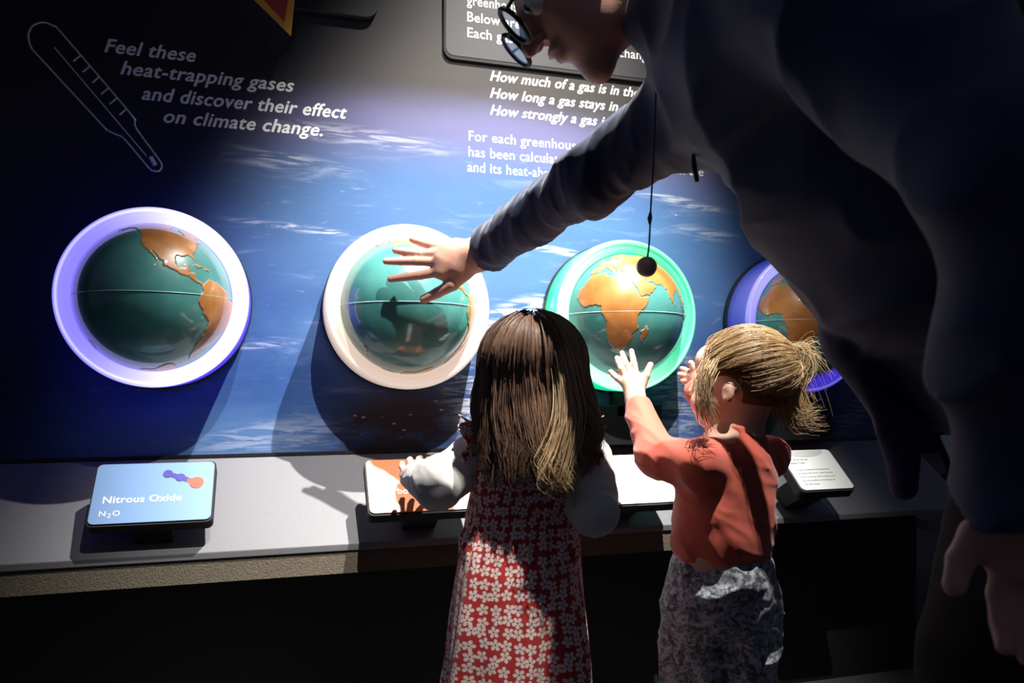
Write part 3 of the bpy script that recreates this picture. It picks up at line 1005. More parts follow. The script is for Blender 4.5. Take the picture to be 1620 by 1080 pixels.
# ---- name plates
def plate(name_, label, u_tl, u_tr, v_t, v_b, u_bl, face, d_t, d_b, hood=False, texts=(), mol=False, br=True):
    tl, tr = P(u_tl, v_t, d_t), P(u_tr, v_t, d_t)
    # keep the plate square to the wall: same world x for top and bottom edges
    x0, x1 = tl[0], tl[0] + np.hypot(*(tr - tl)[:2])
    yt, zt = tl[1], tl[2]
    bl = P(u_bl, v_b, d_b)
    yb, zb_ = bl[1], bl[2]
    Wd = x1 - x0
    H = math.hypot(yt - yb, zt - zb_)
    tilt = math.atan2(zt - zb_, yt - yb)     # slope angle from horizontal
    e = empty(name_, (x0, yb, zb_), label, 'sign', 'name plates along the shelf')
    e.rotation_euler = (tilt, 0, 0)
    # local: x right, y up the plate, z out of the face

    def lp(pts, z0, z1, m, nm, bev=0.0):
        bm = bmesh.new()
        a = [bm.verts.new((p[0], p[1], z1)) for p in pts]; b = [bm.verts.new((p[0], p[1], z0)) for p in pts]
        bm.faces.new(a); bm.faces.new(b[::-1]); n = len(pts)
        for i in range(n):
            bm.faces.new((a[i], b[i], b[(i + 1) % n], a[(i + 1) % n]))
        return bm_obj(nm, bm, m, e, bevel=bev)
    lp(rrect(0, Wd, 0, H, 0.010), -0.003, 0.0, face, 'face')
    lp(rrect(-0.003, Wd + 0.003, -0.004, H + 0.003, 0.011), -0.026, -0.003, M['matte_black'], 'backing_box')
    if br and yb > -0.33:
        R = Matrix.Rotation(-tilt, 4, 'X'); c = Wd * 0.5
        ym = max((yb + yt) / 2, YSH + 0.045)
        zm = ZB + (ZSH - ZB) * ym / YSH
        yc_ = yb + (yt - yb) * 0.45
        zt_ = zb_ + (yc_ - yb) * math.tan(tilt) - 0.026
        bm = bmesh.new()
        vs = [bm.verts.new(R @ Vector((c + dx, (yc_ if top_ else ym) + dy - yb, (zt_ + dy * math.tan(tilt) if top_ else zm + dy * (ZSH - ZB) / YSH - 0.0005) - zb_))) for top_ in (1, 0) for dx, dy in ((-0.034, -0.022), (0.034, -0.022), (0.034, 0.022), (-0.034, 0.022))]
        for q in ((0, 1, 2, 3), (7, 6, 5, 4), (0, 4, 5, 1), (1, 5, 6, 2), (2, 6, 7, 3), (3, 7, 4, 0)):
            bm.faces.new([vs[k] for k in q])
        bm_obj('pedestal', bm, M['matte_black'], e, bevel=0.002)
    elif br:
        c = Wd * 0.5
        lp([(c - 0.045, 0.01), (c + 0.05, 0.01), (c + 0.032, -0.030), (c - 0.036, -0.030)], -0.040, -0.020, M['steel'], 'bracket', 0.002)
        # arm reaching back and down to the shelf edge
        R = Matrix.Rotation(-tilt, 4, 'X')
        bm = bmesh.new()
        yf, zf = YSH - 0.016 - yb, ZSH - 0.075 - zb_
        vs = [bm.verts.new(R @ Vector(q)) for q in ((c - 0.036, 0.0, -0.030), (c + 0.040, 0.0, -0.030), (c + 0.040, 0.045, -0.012), (c - 0.036, 0.045, -0.012),
                                                     (c - 0.050, yf, zf), (c + 0.036, yf, zf), (c + 0.036, yf + 0.020, zf), (c - 0.050, yf + 0.020, zf))]
        for q in ((0, 1, 2, 3), (7, 6, 5, 4), (0, 4, 5, 1), (1, 5, 6, 2), (2, 6, 7, 3), (3, 7, 4, 0)):
            bm.faces.new([vs[k] for k in q])
        bm_obj('support_arm', bm, M['matte_black'], e, bevel=0.003)
    for (body, fx, fy, cw, bold, m) in texts:     # fractional position, width in metres, bold
        s = 0.02
        wd = text_w(body, s, 0, 0)
        k = cw / wd
        o = text_mesh('lettering', body, s * k, m, e, (fx * Wd, fy * H, 0.0002), bold, 0, 1.0, rot=(0, 0, 0), th=0.0003)
    if hood:
        a = np.linspace(math.pi, 2 * math.pi, 20)
        lp([(Wd * 0.46 + Wd * 0.40 * math.cos(t), H * 0.985 + H * 0.17 * math.sin(t)) for t in a], 0.0, 0.0006, M['plate_grey'], 'printed_arc')
    if mol:
        def circ(cx, cy, r, m, nm, z=0.0009):
            lp([(cx + r * math.cos(t), cy + r * math.sin(t)) for t in np.linspace(0, 2 * math.pi, 28, endpoint=False)], 0.0, z, m, nm)
        p1, p2, p3 = np.array((Wd * .60, H * .80)), np.array((Wd * .71, H * .73)), np.array((Wd * .855, H * .63))

        def bar(a, b, r, m, nm):
            d = unit(b - a); n = np.array((-d[1], d[0])) * r
            lp([tuple(a + n), tuple(a - n), tuple(b - n), tuple(b + n)], 0.0, 0.0007, m, nm)
        bar(p1, p2, 0.005, M['indigo'], 'printed_bond'); mid = p2 + (p3 - p2) * .45
        bar(p2, mid, 0.005, M['indigo'], 'printed_bond'); bar(mid, p3, 0.005, M['coral'], 'printed_bond')
        circ(*p1, 0.0088, M['indigo'], 'printed_atom'); circ(*p2, 0.0088, M['indigo'], 'printed_atom'); circ(*p3, 0.0128, M['coral'], 'printed_atom')
    return e


plate('name_plate', 'pale blue name plate reading Nitrous Oxide with a molecule drawing', 156, 328, 735, 830, 134, M['plate_blue'], 1.44, 1.355,
      texts=[('Nitrous Oxide', .085, .33, .133, .0003, M['white_print']), ('N  O', .075, .12, .034, .0001, M['white_print']), ('2', .145, .09, .006, 0, M['white_print'])], mol=True)
plate('name_plate', 'orange name plate reading Carbon under the long-haired girl\'s hand', 578, 748, 728, 812, 583, M['plate_orange'], 1.53, 1.44,
      texts=[('Carbon Dioxide', .10, .33, .145, .0003, M['white_print']), ('CO', .10, .10, .022, .0001, M['white_print']), ('2', .22, .07, .006, 0, M['white_print'])])
small = [('GWP: 28 over 100 years', .07, .74, .075, .00012), ('Lifetime: 12 years', .07, .65, .056, .00012),
         ('This gas is released by farming and fuel', .10, .48, .125, 0), ('and stays in the air for a short time but', .10, .39, .130, 0),
         ('traps a lot of heat while it is there so it', .10, .30, .130, 0), ('has a strong effect on the climate of', .10, .21, .120, 0), ('the whole planet.', .10, .12, .055, 0)]
plate('name_plate', 'bright white text plate between the two girls', 912, 1064, 722, 800, 925, M['plate_white'], 1.635, 1.545, hood=True,
      texts=[(*t, M['dark_print']) for t in small])
plate('name_plate', 'small dim white text plate right of the girl in the orange top', 1231, 1325, 713, 776, 1252, M['plate_white'], 1.77, 1.675, hood=True,
      texts=[(a, b, c, d * .72, e, M['dark_print']) for a, b, c, d, e in small])

# ---- neighbouring exhibit at the far right
ne = empty('side_exhibit', P(1500, 830, 2.5), 'dark neighbouring exhibit ledge behind the end of the long shelf', 'shelf')
o3 = P(1500, 830, 2.5)
bm_obj('ledge', box_bm(-0.13, 0.75, -0.05, 0.25, 0.0, 0.03), M['shelf'], ne, bevel=0.003)
bm_obj('support', box_bm(0.35, 0.7, 0.02, 0.2, -o3[2], 0.0), M['matte_black'], ne)
pl5 = plate('name_plate', 'grey white plate beside the bending man\'s sleeve on the far right', 1487, 1590, 688, 764, 1450, M['plate_grey'], 2.45, 2.33, br=False)
del pl5['group']
b5 = pl5.location
bm_obj('stem', box_bm(0.02, 0.14, 0.0, 0.05, -0.17, -0.02), M['matte_black'], pl5)


# ================================================================== PEOPLE
def head_ops(o, Bm, s, neck_to=None, neck_r=0.036, adult=False):
    """o head centre; Bm rows = (right, forward, up) unit vectors; s scale. returns ops"""
    Bm = np.asarray(Bm, float)

    def W(x, y, z):
        return o + s * (x * Bm[0] + y * Bm[1] + z * Bm[2])
    ops = [('u', ell(W(0, -0.012, 0.028), np.array([0.070, 0.084, 0.073]) * s, Bm), 0.0)]
    if not adult:
        ops += [('u', ell(W(0, 0.026, -0.020), np.array([0.056, 0.054, 0.060]) * s, Bm), 0.02),
                ('u', ell(W(0.032, 0.044, -0.036), np.array([0.027, 0.029, 0.027]) * s, Bm), 0.016),
                ('u', ell(W(-0.032, 0.044, -0.036), np.array([0.027, 0.029, 0.027]) * s, Bm), 0.016),
                ('u', ell(W(0, 0.056, -0.066), np.array([0.020, 0.018, 0.016]) * s, Bm), 0.016),
                ('u', ell(W(0, 0.055, 0.045), np.array([0.048, 0.026, 0.030]) * s, Bm), 0.02)]
        nz, ch = (0.0875, 0.0765), 0.0
    else:
        ops += [('u', ell(W(0, 0.030, -0.025), np.array([0.054, 0.056, 0.062]) * s, Bm), 0.02),
                ('u', ell(W(0, 0.030, -0.060), np.array([0.046, 0.050, 0.036]) * s, Bm), 0.02),
                ('u', ell(W(0, 0.068, -0.088), np.array([0.020, 0.018, 0.018]) * s, Bm), 0.022),
                ('u', ell(W(0, 0.066, 0.020), np.array([0.050, 0.016, 0.012]) * s, Bm), 0.014)]
        nz = (0.104, 0.086)
    ops += [('u', cap(W(0, nz[1] - 0.004, 0.012), W(0, nz[0], -0.018), 0.0075 * s, 0.0095 * s), 0.008 * s),
            ('u', ell(W(0.009, nz[0] - 0.010, -0.021), np.array([0.007, 0.009, 0.006]) * s, Bm), 0.004 * s),
            ('u', ell(W(-0.009, nz[0] - 0.010, -0.021), np.array([0.007, 0.009, 0.006]) * s, Bm), 0.004 * s),
            ('u', ell(W(0, nz[1] + 0.001, -0.039), np.array([0.020, 0.010, 0.0055]) * s, Bm), 0.005 * s),
            ('u', ell(W(0, nz[1] - 0.002, -0.050), np.array([0.017, 0.010, 0.006]) * s, Bm), 0.005 * s),
            ('s', ell(W(0, nz[1] + 0.010, -0.0445), np.array([0.019, 0.009, 0.0011]) * s, Bm), 0.002 * s)]
    for sx in (1, -1):
        ops.append(('s', ell(W(0.030 * sx, nz[1] + 0.004, 0.004), np.array([0.016, 0.014, 0.011]) * s, Bm), 0.012 * s))
        ops.append(('u', ell(W(0.030 * sx, nz[1] - 0.013, 0.003), np.array([0.0125, 0.0115, 0.0095]) * s, Bm), 0.003 * s))
        ops.append(('u', ell(W(0.0700 * sx, -0.010, -0.010), np.array([0.0065, 0.012, 0.019]) * s, Bm), 0.006 * s))
        ops.append(('s', ell(W(0.080 * sx, -0.006, -0.010), np.array([0.0085, 0.006, 0.010]) * s, Bm), 0.003 * s))
    if neck_to is not None:
        ops.append(('u', cap(W(0, -0.022, -0.045), neck_to, neck_r * 1.02, neck_r * 1.12), 0.022))
    return ops, W


def basis(fwd, up):
    f = unit(fwd); u = np.asarray(up, float); u = unit(u - f * (u @ f)); r = np.cross(f, u)
    return np.array([r, f, u])


def sphere(c, r, nu=16, nv=10):
    a = np.linspace(0, 2 * math.pi, nu, endpoint=False); b = np.linspace(-math.pi / 2, math.pi / 2, nv)
    A_, B_ = np.meshgrid(a, b, indexing='ij')
    V = np.stack([np.cos(B_) * np.cos(A_), np.cos(B_) * np.sin(A_), np.sin(B_)], -1).reshape(-1, 3) * r + c
    F = []
    for i in range(nu):
        for j in range(nv - 1):
            i2 = (i + 1) % nu
            F.append((i * nv + j, i2 * nv + j, i2 * nv + j + 1, i * nv + j + 1))
    return V, np.array(F)


def eyes(W, s, parent, ny=0.0595):
    for sx in (1, -1):
        c = W(0.030 * sx, ny, 0.003)
        V, F = sphere(c, 0.0125 * s)
        e = from_arrays('eye', V, F, M['eye'], parent)
        V, F = sphere(c + (W(0, 1, 0) - W(0, 0, 0)) / s * 0.0045 * s, 0.0092 * s)
        from_arrays('iris', V, F, M['iris'], e, origin=np.array(parent.location))


def strands(paths, r0, cols, taper=0.35, sides=3):
    """paths (N,K,3) -> merged thin tubes with per-vertex colour cols (N,K,3)"""
    N, K, _ = paths.shape
    T = np.gradient(paths, axis=1); T /= np.linalg.norm(T, axis=2, keepdims=True) + 1e-9
    ref = np.array([0.3, -0.9, 0.2]); A_ = np.cross(T, ref); A_ /= np.linalg.norm(A_, axis=2, keepdims=True) + 1e-9
    B_ = np.cross(T, A_)
    rr = r0 * (1 - (1 - taper) * np.linspace(0, 1, K) ** 2)
    rr = rr[None, :, None] * (0.7 + 0.6 * RNG.random((N, 1, 1)))
    V = []
    for s in range(sides):
        a = 2 * math.pi * s / sides
        V.append(paths + rr * (math.cos(a) * A_ + math.sin(a) * B_))
    V = np.stack(V, 2)          # N,K,S,3
    C = np.repeat(cols[:, :, None, :], sides, 2)
    n = np.arange(N)[:, None, None] * K * sides; k = np.arange(K - 1)[None, :, None] * sides; s = np.arange(sides)[None, None, :]
    s2 = (s + 1) % sides
    F = np.stack(np.broadcast_arrays(n + k + s, n + k + sides + s, n + k + sides + s2, n + k + s2), -1).reshape(-1, 4)
    C4 = np.ones((V.size // 3, 4)); C4[:, :3] = C.reshape(-1, 3)
    return V.reshape(-1, 3), F, C4


def spline(ctrl, K):
    """ctrl (N,C,3) control points -> (N,K,3) Catmull-Rom"""
    N, C, _ = ctrl.shape
    c = np.concatenate([2 * ctrl[:, :1] - ctrl[:, 1:2], ctrl, 2 * ctrl[:, -1:] - ctrl[:, -2:-1]], 1)
    t = np.linspace(0, C - 1 - 1e-6, K); i = t.astype(int); f = (t - i)[None, :, None]
    p0, p1, p2, p3 = c[:, i], c[:, i + 1], c[:, i + 2], c[:, i + 3]
    return 0.5 * (2 * p1 + (-p0 + p2) * f + (2 * p0 - 5 * p1 + 4 * p2 - p3) * f ** 2 + (-p0 + 3 * p1 - 3 * p2 + p3) * f ** 3)


def folds(scale, amp, axis=None, stretch=0.3, seed=0.0):
    """soft cloth creases: ridged noise, squeezed along axis"""
    ax = unit(axis) if axis is not None else None

    def f(p):
        q = p.astype(np.float64)
        if ax is not None:
            t = q @ ax
            q = q * stretch + np.outer(t * (1 - stretch), ax)
        n = vnoise(q * scale + 40 + seed); n2 = vnoise(q * scale * 2.1 + 71 + seed)
        return (amp * ((1 - np.abs(2 * n - 1)) ** 2 - 0.4) + amp * 0.4 * ((1 - np.abs(2 * n2 - 1)) ** 2 - 0.4)).astype(np.float32)
    return f


# ------------------------------------------------------------------ girl with long hair and floral dress
G1 = 1.22
g1loc = Q(0.022, G1, 0.0)
girl1 = empty('person', g1loc, 'little girl with long brown hair in a red floral dress over white sleeves', 'person')
hc = P(846, 603, 1.215)
HB1 = basis(FW * 0.95 + RT * 0.22 + UP * 0.05, UP)
neck1 = Q(0.028, G1 - 0.0, 0.700)
hop, W1 = head_ops(hc, HB1, 0.97, neck1, 0.034)
sL, sR = Q(-0.058, G1, 0.678), Q(0.118, G1 - .01, 0.678)
elL, haL = P(692, 765, 1.17), P(655, 752, 1.36)
elR, haR = P(938, 806, 1.14), P(902, 585, 1.40)
hipc = Q(0.010, G1, 0.47)
body = hop + [
    ('u', ell(Q(0.028, G1, 0.62), (0.092, 0.065, 0.10), basis(FW, UP)), 0.03),
    ('u', ell(hipc, (0.095, 0.075, 0.10), basis(FW, UP)), 0.03),
    ('u', chain([sL, elL, haL], [0.032, 0.026, 0.020]), 0.02),
    ('u', chain([sR, elR, haR], [0.032, 0.026, 0.020]), 0.02),
    ('u', chain([Q(-0.03, G1, 0.44), Q(-0.035, G1 - 0.01, 0.24), Q(-0.035, G1, 0.06)], [0.058, 0.042, 0.030]), 0.02),
    ('u', chain([Q(0.048, G1, 0.44), Q(0.050, G1 - 0.01, 0.24), Q(0.052, G1, 0.06)], [0.058, 0.042, 0.030]), 0.02),
    ('u', cap(Q(-0.035, G1 - .015, 0.03), Q(-0.035, G1 + 0.07, 0.026), 0.028, 0.022), 0.015),
    ('u', cap(Q(0.052, G1 - .015, 0.03), Q(0.052, G1 + 0.07, 0.026), 0.028, 0.022), 0.015),
]
bV, bF = solid(body, 0.0045)


def kid_hand(wu, palm, fings, thumb, wr=0.0155):
    """pixel joints (u,v,d) -> ops"""
    pts = lambda L: [P(*q) for q in L]
    fr = [0.0072, 0.0066, 0.0060, 0.0052]
    return hand_ops((P(*wu), wr), [(P(*q), r) for q, r in palm], [(pts(f), fr[:len(f)]) for f in fings], (pts(thumb), [0.0095, 0.0078, 0.0062][:len(thumb)]), 0.010, 0.004)


# left hand on the orange plate
hl = kid_hand((660, 764, 1.33), [((655, 748, 1.375), 0.013), ((668, 742, 1.38), 0.012)],
              [[(650, 750, 1.375), (640, 744, 1.40), (636, 738, 1.42), (636, 733, 1.43)],
               [(657, 744, 1.385), (650, 733, 1.41), (648, 728, 1.43), (649, 726, 1.44)],
               [(665, 741, 1.385), (663, 730, 1.41), (663, 726, 1.43), (665, 724, 1.44)],
               [(673, 742, 1.385), (675, 731, 1.41), (678, 727, 1.42), (681, 727, 1.43)]],
              [(652, 756, 1.36), (642, 757, 1.38), (637, 752, 1.40)])
# right hand touching the green ring beside her hair
hr = kid_hand((900, 592, 1.40), [((896, 568, 1.43), 0.014), ((906, 566, 1.43), 0.013)],
              [[(892, 562, 1.43), (889, 549, 1.45), (889, 542, 1.46), (890, 537, 1.47)],
               [(898, 560, 1.43), (897, 545, 1.45), (898, 538, 1.46), (900, 533, 1.47)],
               [(905, 560, 1.43), (907, 547, 1.45), (908, 541, 1.46), (910, 536, 1.47)],
               [(910, 564, 1.43), (915, 553, 1.44), (917, 548, 1.45), (918, 544, 1.46)]],
              [(905, 580, 1.42), (912, 574, 1.43), (914, 566, 1.44)])
V, F = join([(bV, bF), solid(hl, 0.0019), solid(hr, 0.0019)])
from_arrays('body', V, F, M['skin_child'], girl1)
eyes(W1, 0.97, girl1)

# white sleeves
slv = [('u', chain([sL + UP * -0.004, elL, haL], [0.040, 0.037, 0.026], 0.015), 0.0), ('i', plane(P(659, 757, 1.345), haL - elL), 0.004)]
slv2 = [('u', chain([sR + UP * -0.004, elR, haR], [0.040, 0.036, 0.026], 0.015), 0.0), ('i', plane(P(900, 600, 1.39), haR - elR), 0.004)]
V, F = solid(slv, 0.0035, folds(38, 0.0035, elL - sL, 0.5))
from_arrays('sleeve', V, F, M['white_sleeve'], girl1)
V, F = solid(slv2, 0.0035, folds(38, 0.0035, elR - sR, 0.5, 5))
from_arrays('sleeve', V, F, M['white_sleeve'], girl1)


def dress():
    # z, centre x, half width (image plane), half depth
    rows = [(0.712, 0.030, 0.040, 0.036), (0.704, 0.030, 0.060, 0.048), (0.692, 0.030, 0.082, 0.058), (0.672, 0.029, 0.092, 0.066), (0.64, 0.027, 0.092, 0.070), (0.60, 0.020, 0.088, 0.071),
            (0.572, 0.016, 0.087, 0.071), (0.562, 0.015, 0.088, 0.072), (0.545, 0.013, 0.092, 0.078), (0.50, 0.012, 0.099, 0.090), (0.44, 0.010, 0.105, 0.100), (0.38, 0.009, 0.111, 0.108), (0.31, 0.008, 0.116, 0.114), (0.26, 0.008, 0.119, 0.118)]
    rows = np.array(rows); z = np.linspace(rows[0, 0], rows[-1, 0], 130)
    f = [np.interp(z, rows[::-1, 0], rows[::-1, i]) for i in (1, 2, 3)]
    n = 200; a = np.linspace(0, 2 * math.pi, n + 1)
    V = []; UV = []
    bx = RT; by = FW
    for i, zz in enumerate(z):
        sk = np.clip((0.565 - zz) / 0.30, 0, 1)
        ph = 0.9 * np.sin(zz * 9)
        rip = 0.0045 * np.exp(-((zz - 0.545) / 0.022) ** 2) * np.sin(26 * a + 2 * np.sin(3 * a)) + sk * (0.0085 * np.sin(7 * a + ph) + 0.004 * np.sin(13 * a + 1.3 + ph)) \
            + 0.0018 * np.sin(5 * a + zz * 60) * (zz > 0.56)
        nz = (vnoise(np.stack([np.cos(a) * 2.5 + 9, np.sin(a) * 2.5 + 9, np.full_like(a, zz * 14)], -1)) - 0.5) * 0.010
        nz[-1] = nz[0]; rip[-1] = rip[0]
        rx = f[1][i] + rip + nz; ry = f[2][i] + rip + nz
        sq = 1.0 / (np.abs(np.cos(a)) ** 2.6 + np.abs(np.sin(a)) ** 2.6) ** (1 / 2.6)
        c = Q(f[0][i], G1 - 0.005, zz)
        V.append(c + np.outer(np.cos(a) * rx * sq, bx) + np.outer(np.sin(a) * ry * sq, by))
        UV.append(np.stack([a * 0.105, np.full_like(a, zz)], -1))
    V = np.concatenate(V); UV = np.concatenate(UV)
    m_ = n + 1
    I, J = np.meshgrid(np.arange(len(z) - 1), np.arange(n), indexing='ij')
    F = np.stack([I * m_ + J, I * m_ + J + 1, (I + 1) * m_ + J + 1, (I + 1) * m_ + J], -1).reshape(-1, 4)
    return V, F, UV


V, F, UV = dress()
from_arrays('dress', V, F, M['floral'], girl1, uvs=UV)


def ruffle(c, side):
    # flounce around the arm hole, rising over the shoulder
    n, k = 70, 9
    V = []; UV = []
    for i in range(n):
        t = i / (n - 1); a = math.radians(-70 + 320 * t)
        for j in range(k):
            s = j / (k - 1)
            wv = math.sin(t * 42) * 0.006 * s
            r = 0.045 + 0.0012 * j
            s = s * min(1.0, 6 * t, 6 * (1 - t))
            wv *= min(1.0, 6 * t, 6 * (1 - t))
            y = math.cos(a) * (r * 0.95); zz = math.sin(a) * (r * 0.95)
            out = side * (-0.012 + 0.032 * s) * (0.6 + 0.4 * math.sin(a)) + side * wv
            flare = 1 + 0.16 * s
            V.append(c + RT * out + FW * y * flare + UP * (zz * flare + wv * 0.5))
            UV.append((t * 0.22, s * 0.03 + 0.9))
    F = [(i * k + j, (i + 1) * k + j, (i + 1) * k + j + 1, i * k + j + 1) for i in range(n - 1) for j in range(k - 1)]
    o = from_arrays('shoulder_ruffle', np.array(V), np.array(F), M['floral'], girl1, uvs=np.array(UV))
    md = o.modifiers.new('thick', 'SOLIDIFY'); md.thickness = 0.0015


ruffle(Q(-0.061, G1, 0.680), -1)
ruffle(Q(0.121, G1 - .01, 0.680), 1)


def shoes(parent, pts):
    for p in pts:
        ops = [('u', cap(p + UP * 0.035 - FW * 0.02, p + FW * 0.075 + UP * 0.028, 0.034, 0.028), 0), ('i', plane(p + UP * 0.0, -UP), 0.003)]
        V, F = solid(ops, 0.005)
        from_arrays('shoe', V, F, M['shoe'], parent)


shoes(girl1, [Q(-0.035, G1, 0.0), Q(0.052, G1, 0.0)])


def long_hair():
    N = 6800; K = 22
    s = 0.97
    # clumps
    nc = 95
    ca = RNG.uniform(-math.pi, math.pi, nc)
    # azimuth measured from the back of the head; keep away from the face
    az = RNG.uniform(-2.15, 2.15, N)
    top = RNG.random(N) < 0.30
    clump = RNG.integers(0, nc, N)
    cl_az = np.sort(RNG.uniform(-2.15, 2.15, nc))
    idx = np.clip(np.searchsorted(cl_az, az), 0, nc - 1)
    cl_len = RNG.uniform(-0.022, 0.020, nc)[idx]; cl_c = RNG.random(nc)[idx]; cl_w = RNG.uniform(0, 6.28, nc)[idx]; cl_r = RNG.uniform(-0.004, 0.006, nc)[idx]
    el0 = np.arcsin(np.clip(RNG.uniform(0.05, 1.0, N), 0, 0.999))
    # directions
    def head_pt(a, e, grow):
        x = np.sin(a) * np.cos(e); y = -np.cos(a) * np.cos(e); z = np.sin(e)
        rx, ry, rz = 0.074 + grow, 0.088 + grow, 0.077 + grow
        loc = np.stack([x * rx, -0.012 + y * ry, 0.028 + z * rz], -1) * s
        return hc + loc @ HB1
    el0 = np.where(top, np.arcsin(RNG.uniform(0.72, 1.0, N)), el0)
    wide = np.where(top, 1.45, 1.0)
    lift = RNG.uniform(0.002, 0.010, N) + cl_r
    side = np.sin(az)            # -1 left .. +1 right of the back of her head
    pts = []
    for q in (1.0, 0.66, 0.33, 0.0):
        pts.append(head_pt(az * (1 + (wide - 1) * q), el0 * q - 0.12 * (1 - q), lift + 0.004 * (1 - q)))
    base = pts[-1]
    zend = 0.672 + cl_len * 1.3 + RNG.uniform(-0.016, 0.022, N) + 0.010 * (1 - np.abs(side)) 
    right = side > 0.15
    zend = np.where(right & (side < 0.65), zend - 0.022, zend)
    zend = np.where(side < -0.75, zend + 0.03, zend)
    # drop: drift to the right, tips curl a little
    sj = RNG.normal(0, 0.0042, (N, 3)); sj[:, 2] *= 0.3
    rad = (base - hc); rad[:, 2] = 0; rad /= np.linalg.norm(rad, axis=1, keepdims=True) + 1e-9
    for t in (0.25, 0.5, 0.75, 0.9, 1.0):
        z = base[:, 2] * (1 - t) + zend * t
        out = 0.006 * math.sin(t * 3.14) - 0.012 * t
        drift = 0.018 * t * (0.5 + side * 0.9) + 0.006 * np.sin(cl_w + t * 5) * t
        curl = np.where(t > 0.8, 0.010 * np.sin(cl_w * 3), 0)
        # push hair out behind the shoulders
        back = -0.030 * t * np.clip(np.cos(az), 0, 1)
        p = base + rad * out + np.outer(drift + curl, RT) + np.outer(back, FW)
        p[:, 2] = z
        p += sj * t + RNG.normal(0, 0.0005, (N, 3))
        pts.append(p)
    ctrl = np.stack(pts, 1)
    path = spline(ctrl, K)
    t = np.linspace(0, 1, K)[None, :, None]
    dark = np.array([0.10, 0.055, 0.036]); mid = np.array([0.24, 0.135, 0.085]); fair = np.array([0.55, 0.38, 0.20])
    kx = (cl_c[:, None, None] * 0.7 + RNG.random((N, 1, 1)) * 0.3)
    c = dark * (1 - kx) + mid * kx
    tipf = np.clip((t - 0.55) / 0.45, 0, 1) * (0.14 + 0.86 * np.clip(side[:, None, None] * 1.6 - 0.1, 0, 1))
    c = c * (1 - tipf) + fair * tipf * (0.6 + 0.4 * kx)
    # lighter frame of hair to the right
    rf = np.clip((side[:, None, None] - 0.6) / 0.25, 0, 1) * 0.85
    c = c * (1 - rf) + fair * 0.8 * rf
    # the fair lock swept over her right shoulder, and curls at its foot
    n2 = 420
    q = RNG.random((n2, 1)); spread = lambda sc: RNG.normal(0, sc, (n2, 3))
    off = RNG.normal(0, 0.006, (n2, 3))
    D = 1.125
    A1 = np.stack([P(893, 545, 1.19) + off * .5, P(908, 585, D) + off * .8, P(914, 625, D) + off, P(925, 655, D) + off * 1.2, P(941, 678, D) + off, P(936, 700, D) + off * 1.1, P(922, 708, D) + spread(.004)], 1)
    A2 = np.stack([P(884, 560, 1.13) + off, P(896, 620, 1.105) + off * 1.2, P(899, 670, 1.085) + off * 1.5, P(889, 715, 1.08) + off * 1.8, P(880, 742, 1.075) + off * 2, P(892, 760, 1.075) + off * 1.8, P(876, 768, 1.075) + spread(.006)], 1)
    pth = spline(np.concatenate([A1, A2]), K)
    k2 = RNG.random((2 * n2, 1, 1))
    cc = np.array([0.30, 0.18, 0.09]) * (1 - k2) + np.array([0.62, 0.44, 0.25]) * k2 + 0 * t
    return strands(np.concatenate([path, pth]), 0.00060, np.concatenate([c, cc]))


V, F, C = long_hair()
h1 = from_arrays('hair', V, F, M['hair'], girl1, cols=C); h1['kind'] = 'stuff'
# under-hair cap so that no scalp shows
cp = [('u', ell(W1(0, -0.016, 0.030), np.array([0.0735, 0.085, 0.0765]) * .97, HB1), 0), ('s', ell(W1(0, 0.075, -0.03), np.array([0.062, 0.05, 0.085]) * .97, HB1), 0.01)]
V, F = solid(cp, 0.004)
C = np.ones((len(V), 4)); C[:, :3] = (0.06, 0.032, 0.022)
from_arrays('hair_cap', V, F, M['under_hair'], girl1, cols=C)
V, F = join([tube([P(903, 538, 1.25), P(905, 548, 1.25), P(905, 560, 1.255)], [0.003, 0.0055, 0.003], 8)])
from_arrays('hair_clip', V, F, M['clip'], girl1)

# ------------------------------------------------------------------ toddler in the orange top with a ponytail
G2 = 1.36
girl2 = empty('person', Q(0.385, G2, 0.0), 'toddler with a blond ponytail in an orange top and mottled grey trousers', 'person')
hc2 = P(1166, 612, G2)
HB2 = basis(-RT * 0.80 + FW * 0.60 + UP * 0.10, UP)
neck2 = P(1168, 705, G2)
hop2, W2 = head_ops(hc2, HB2, 0.95, neck2, 0.036)
BB2 = basis(-RT * 0.45 + FW * 0.9, UP)
s2L, e2L, w2L = P(1108, 735, G2 - 0.045), P(1038, 722, G2 + 0.03), P(1006, 636, G2 + 0.13)
s2R, e2R, w2R = P(1212, 722, G2 + 0.05), P(1180, 730, G2 + 0.17), P(1105, 620, G2 + 0.18)
b2 = hop2 + [
    ('u', ell(P(1152, 770, G2), (0.088, 0.066, 0.11), BB2), 0.03),
    ('u', ell(P(1140, 880, G2), (0.088, 0.076, 0.10), BB2), 0.03),
    ('u', chain([s2L, e2L, w2L], [0.030, 0.026, 0.0185]), 0.02),
    ('u', chain([s2R, e2R, w2R], [0.030, 0.026, 0.0185]), 0.02),
    ('u', chain([P(1105, 930, G2), P(1098, 1110, G2 + .01), P(1100, 1270, G2)], [0.056, 0.042, 0.030]), 0.02),
    ('u', chain([P(1178, 930, G2), P(1180, 1110, G2), P(1178, 1270, G2 + 0.02)], [0.056, 0.042, 0.030]), 0.02),
]
bV, bF = solid(b2, 0.0045)
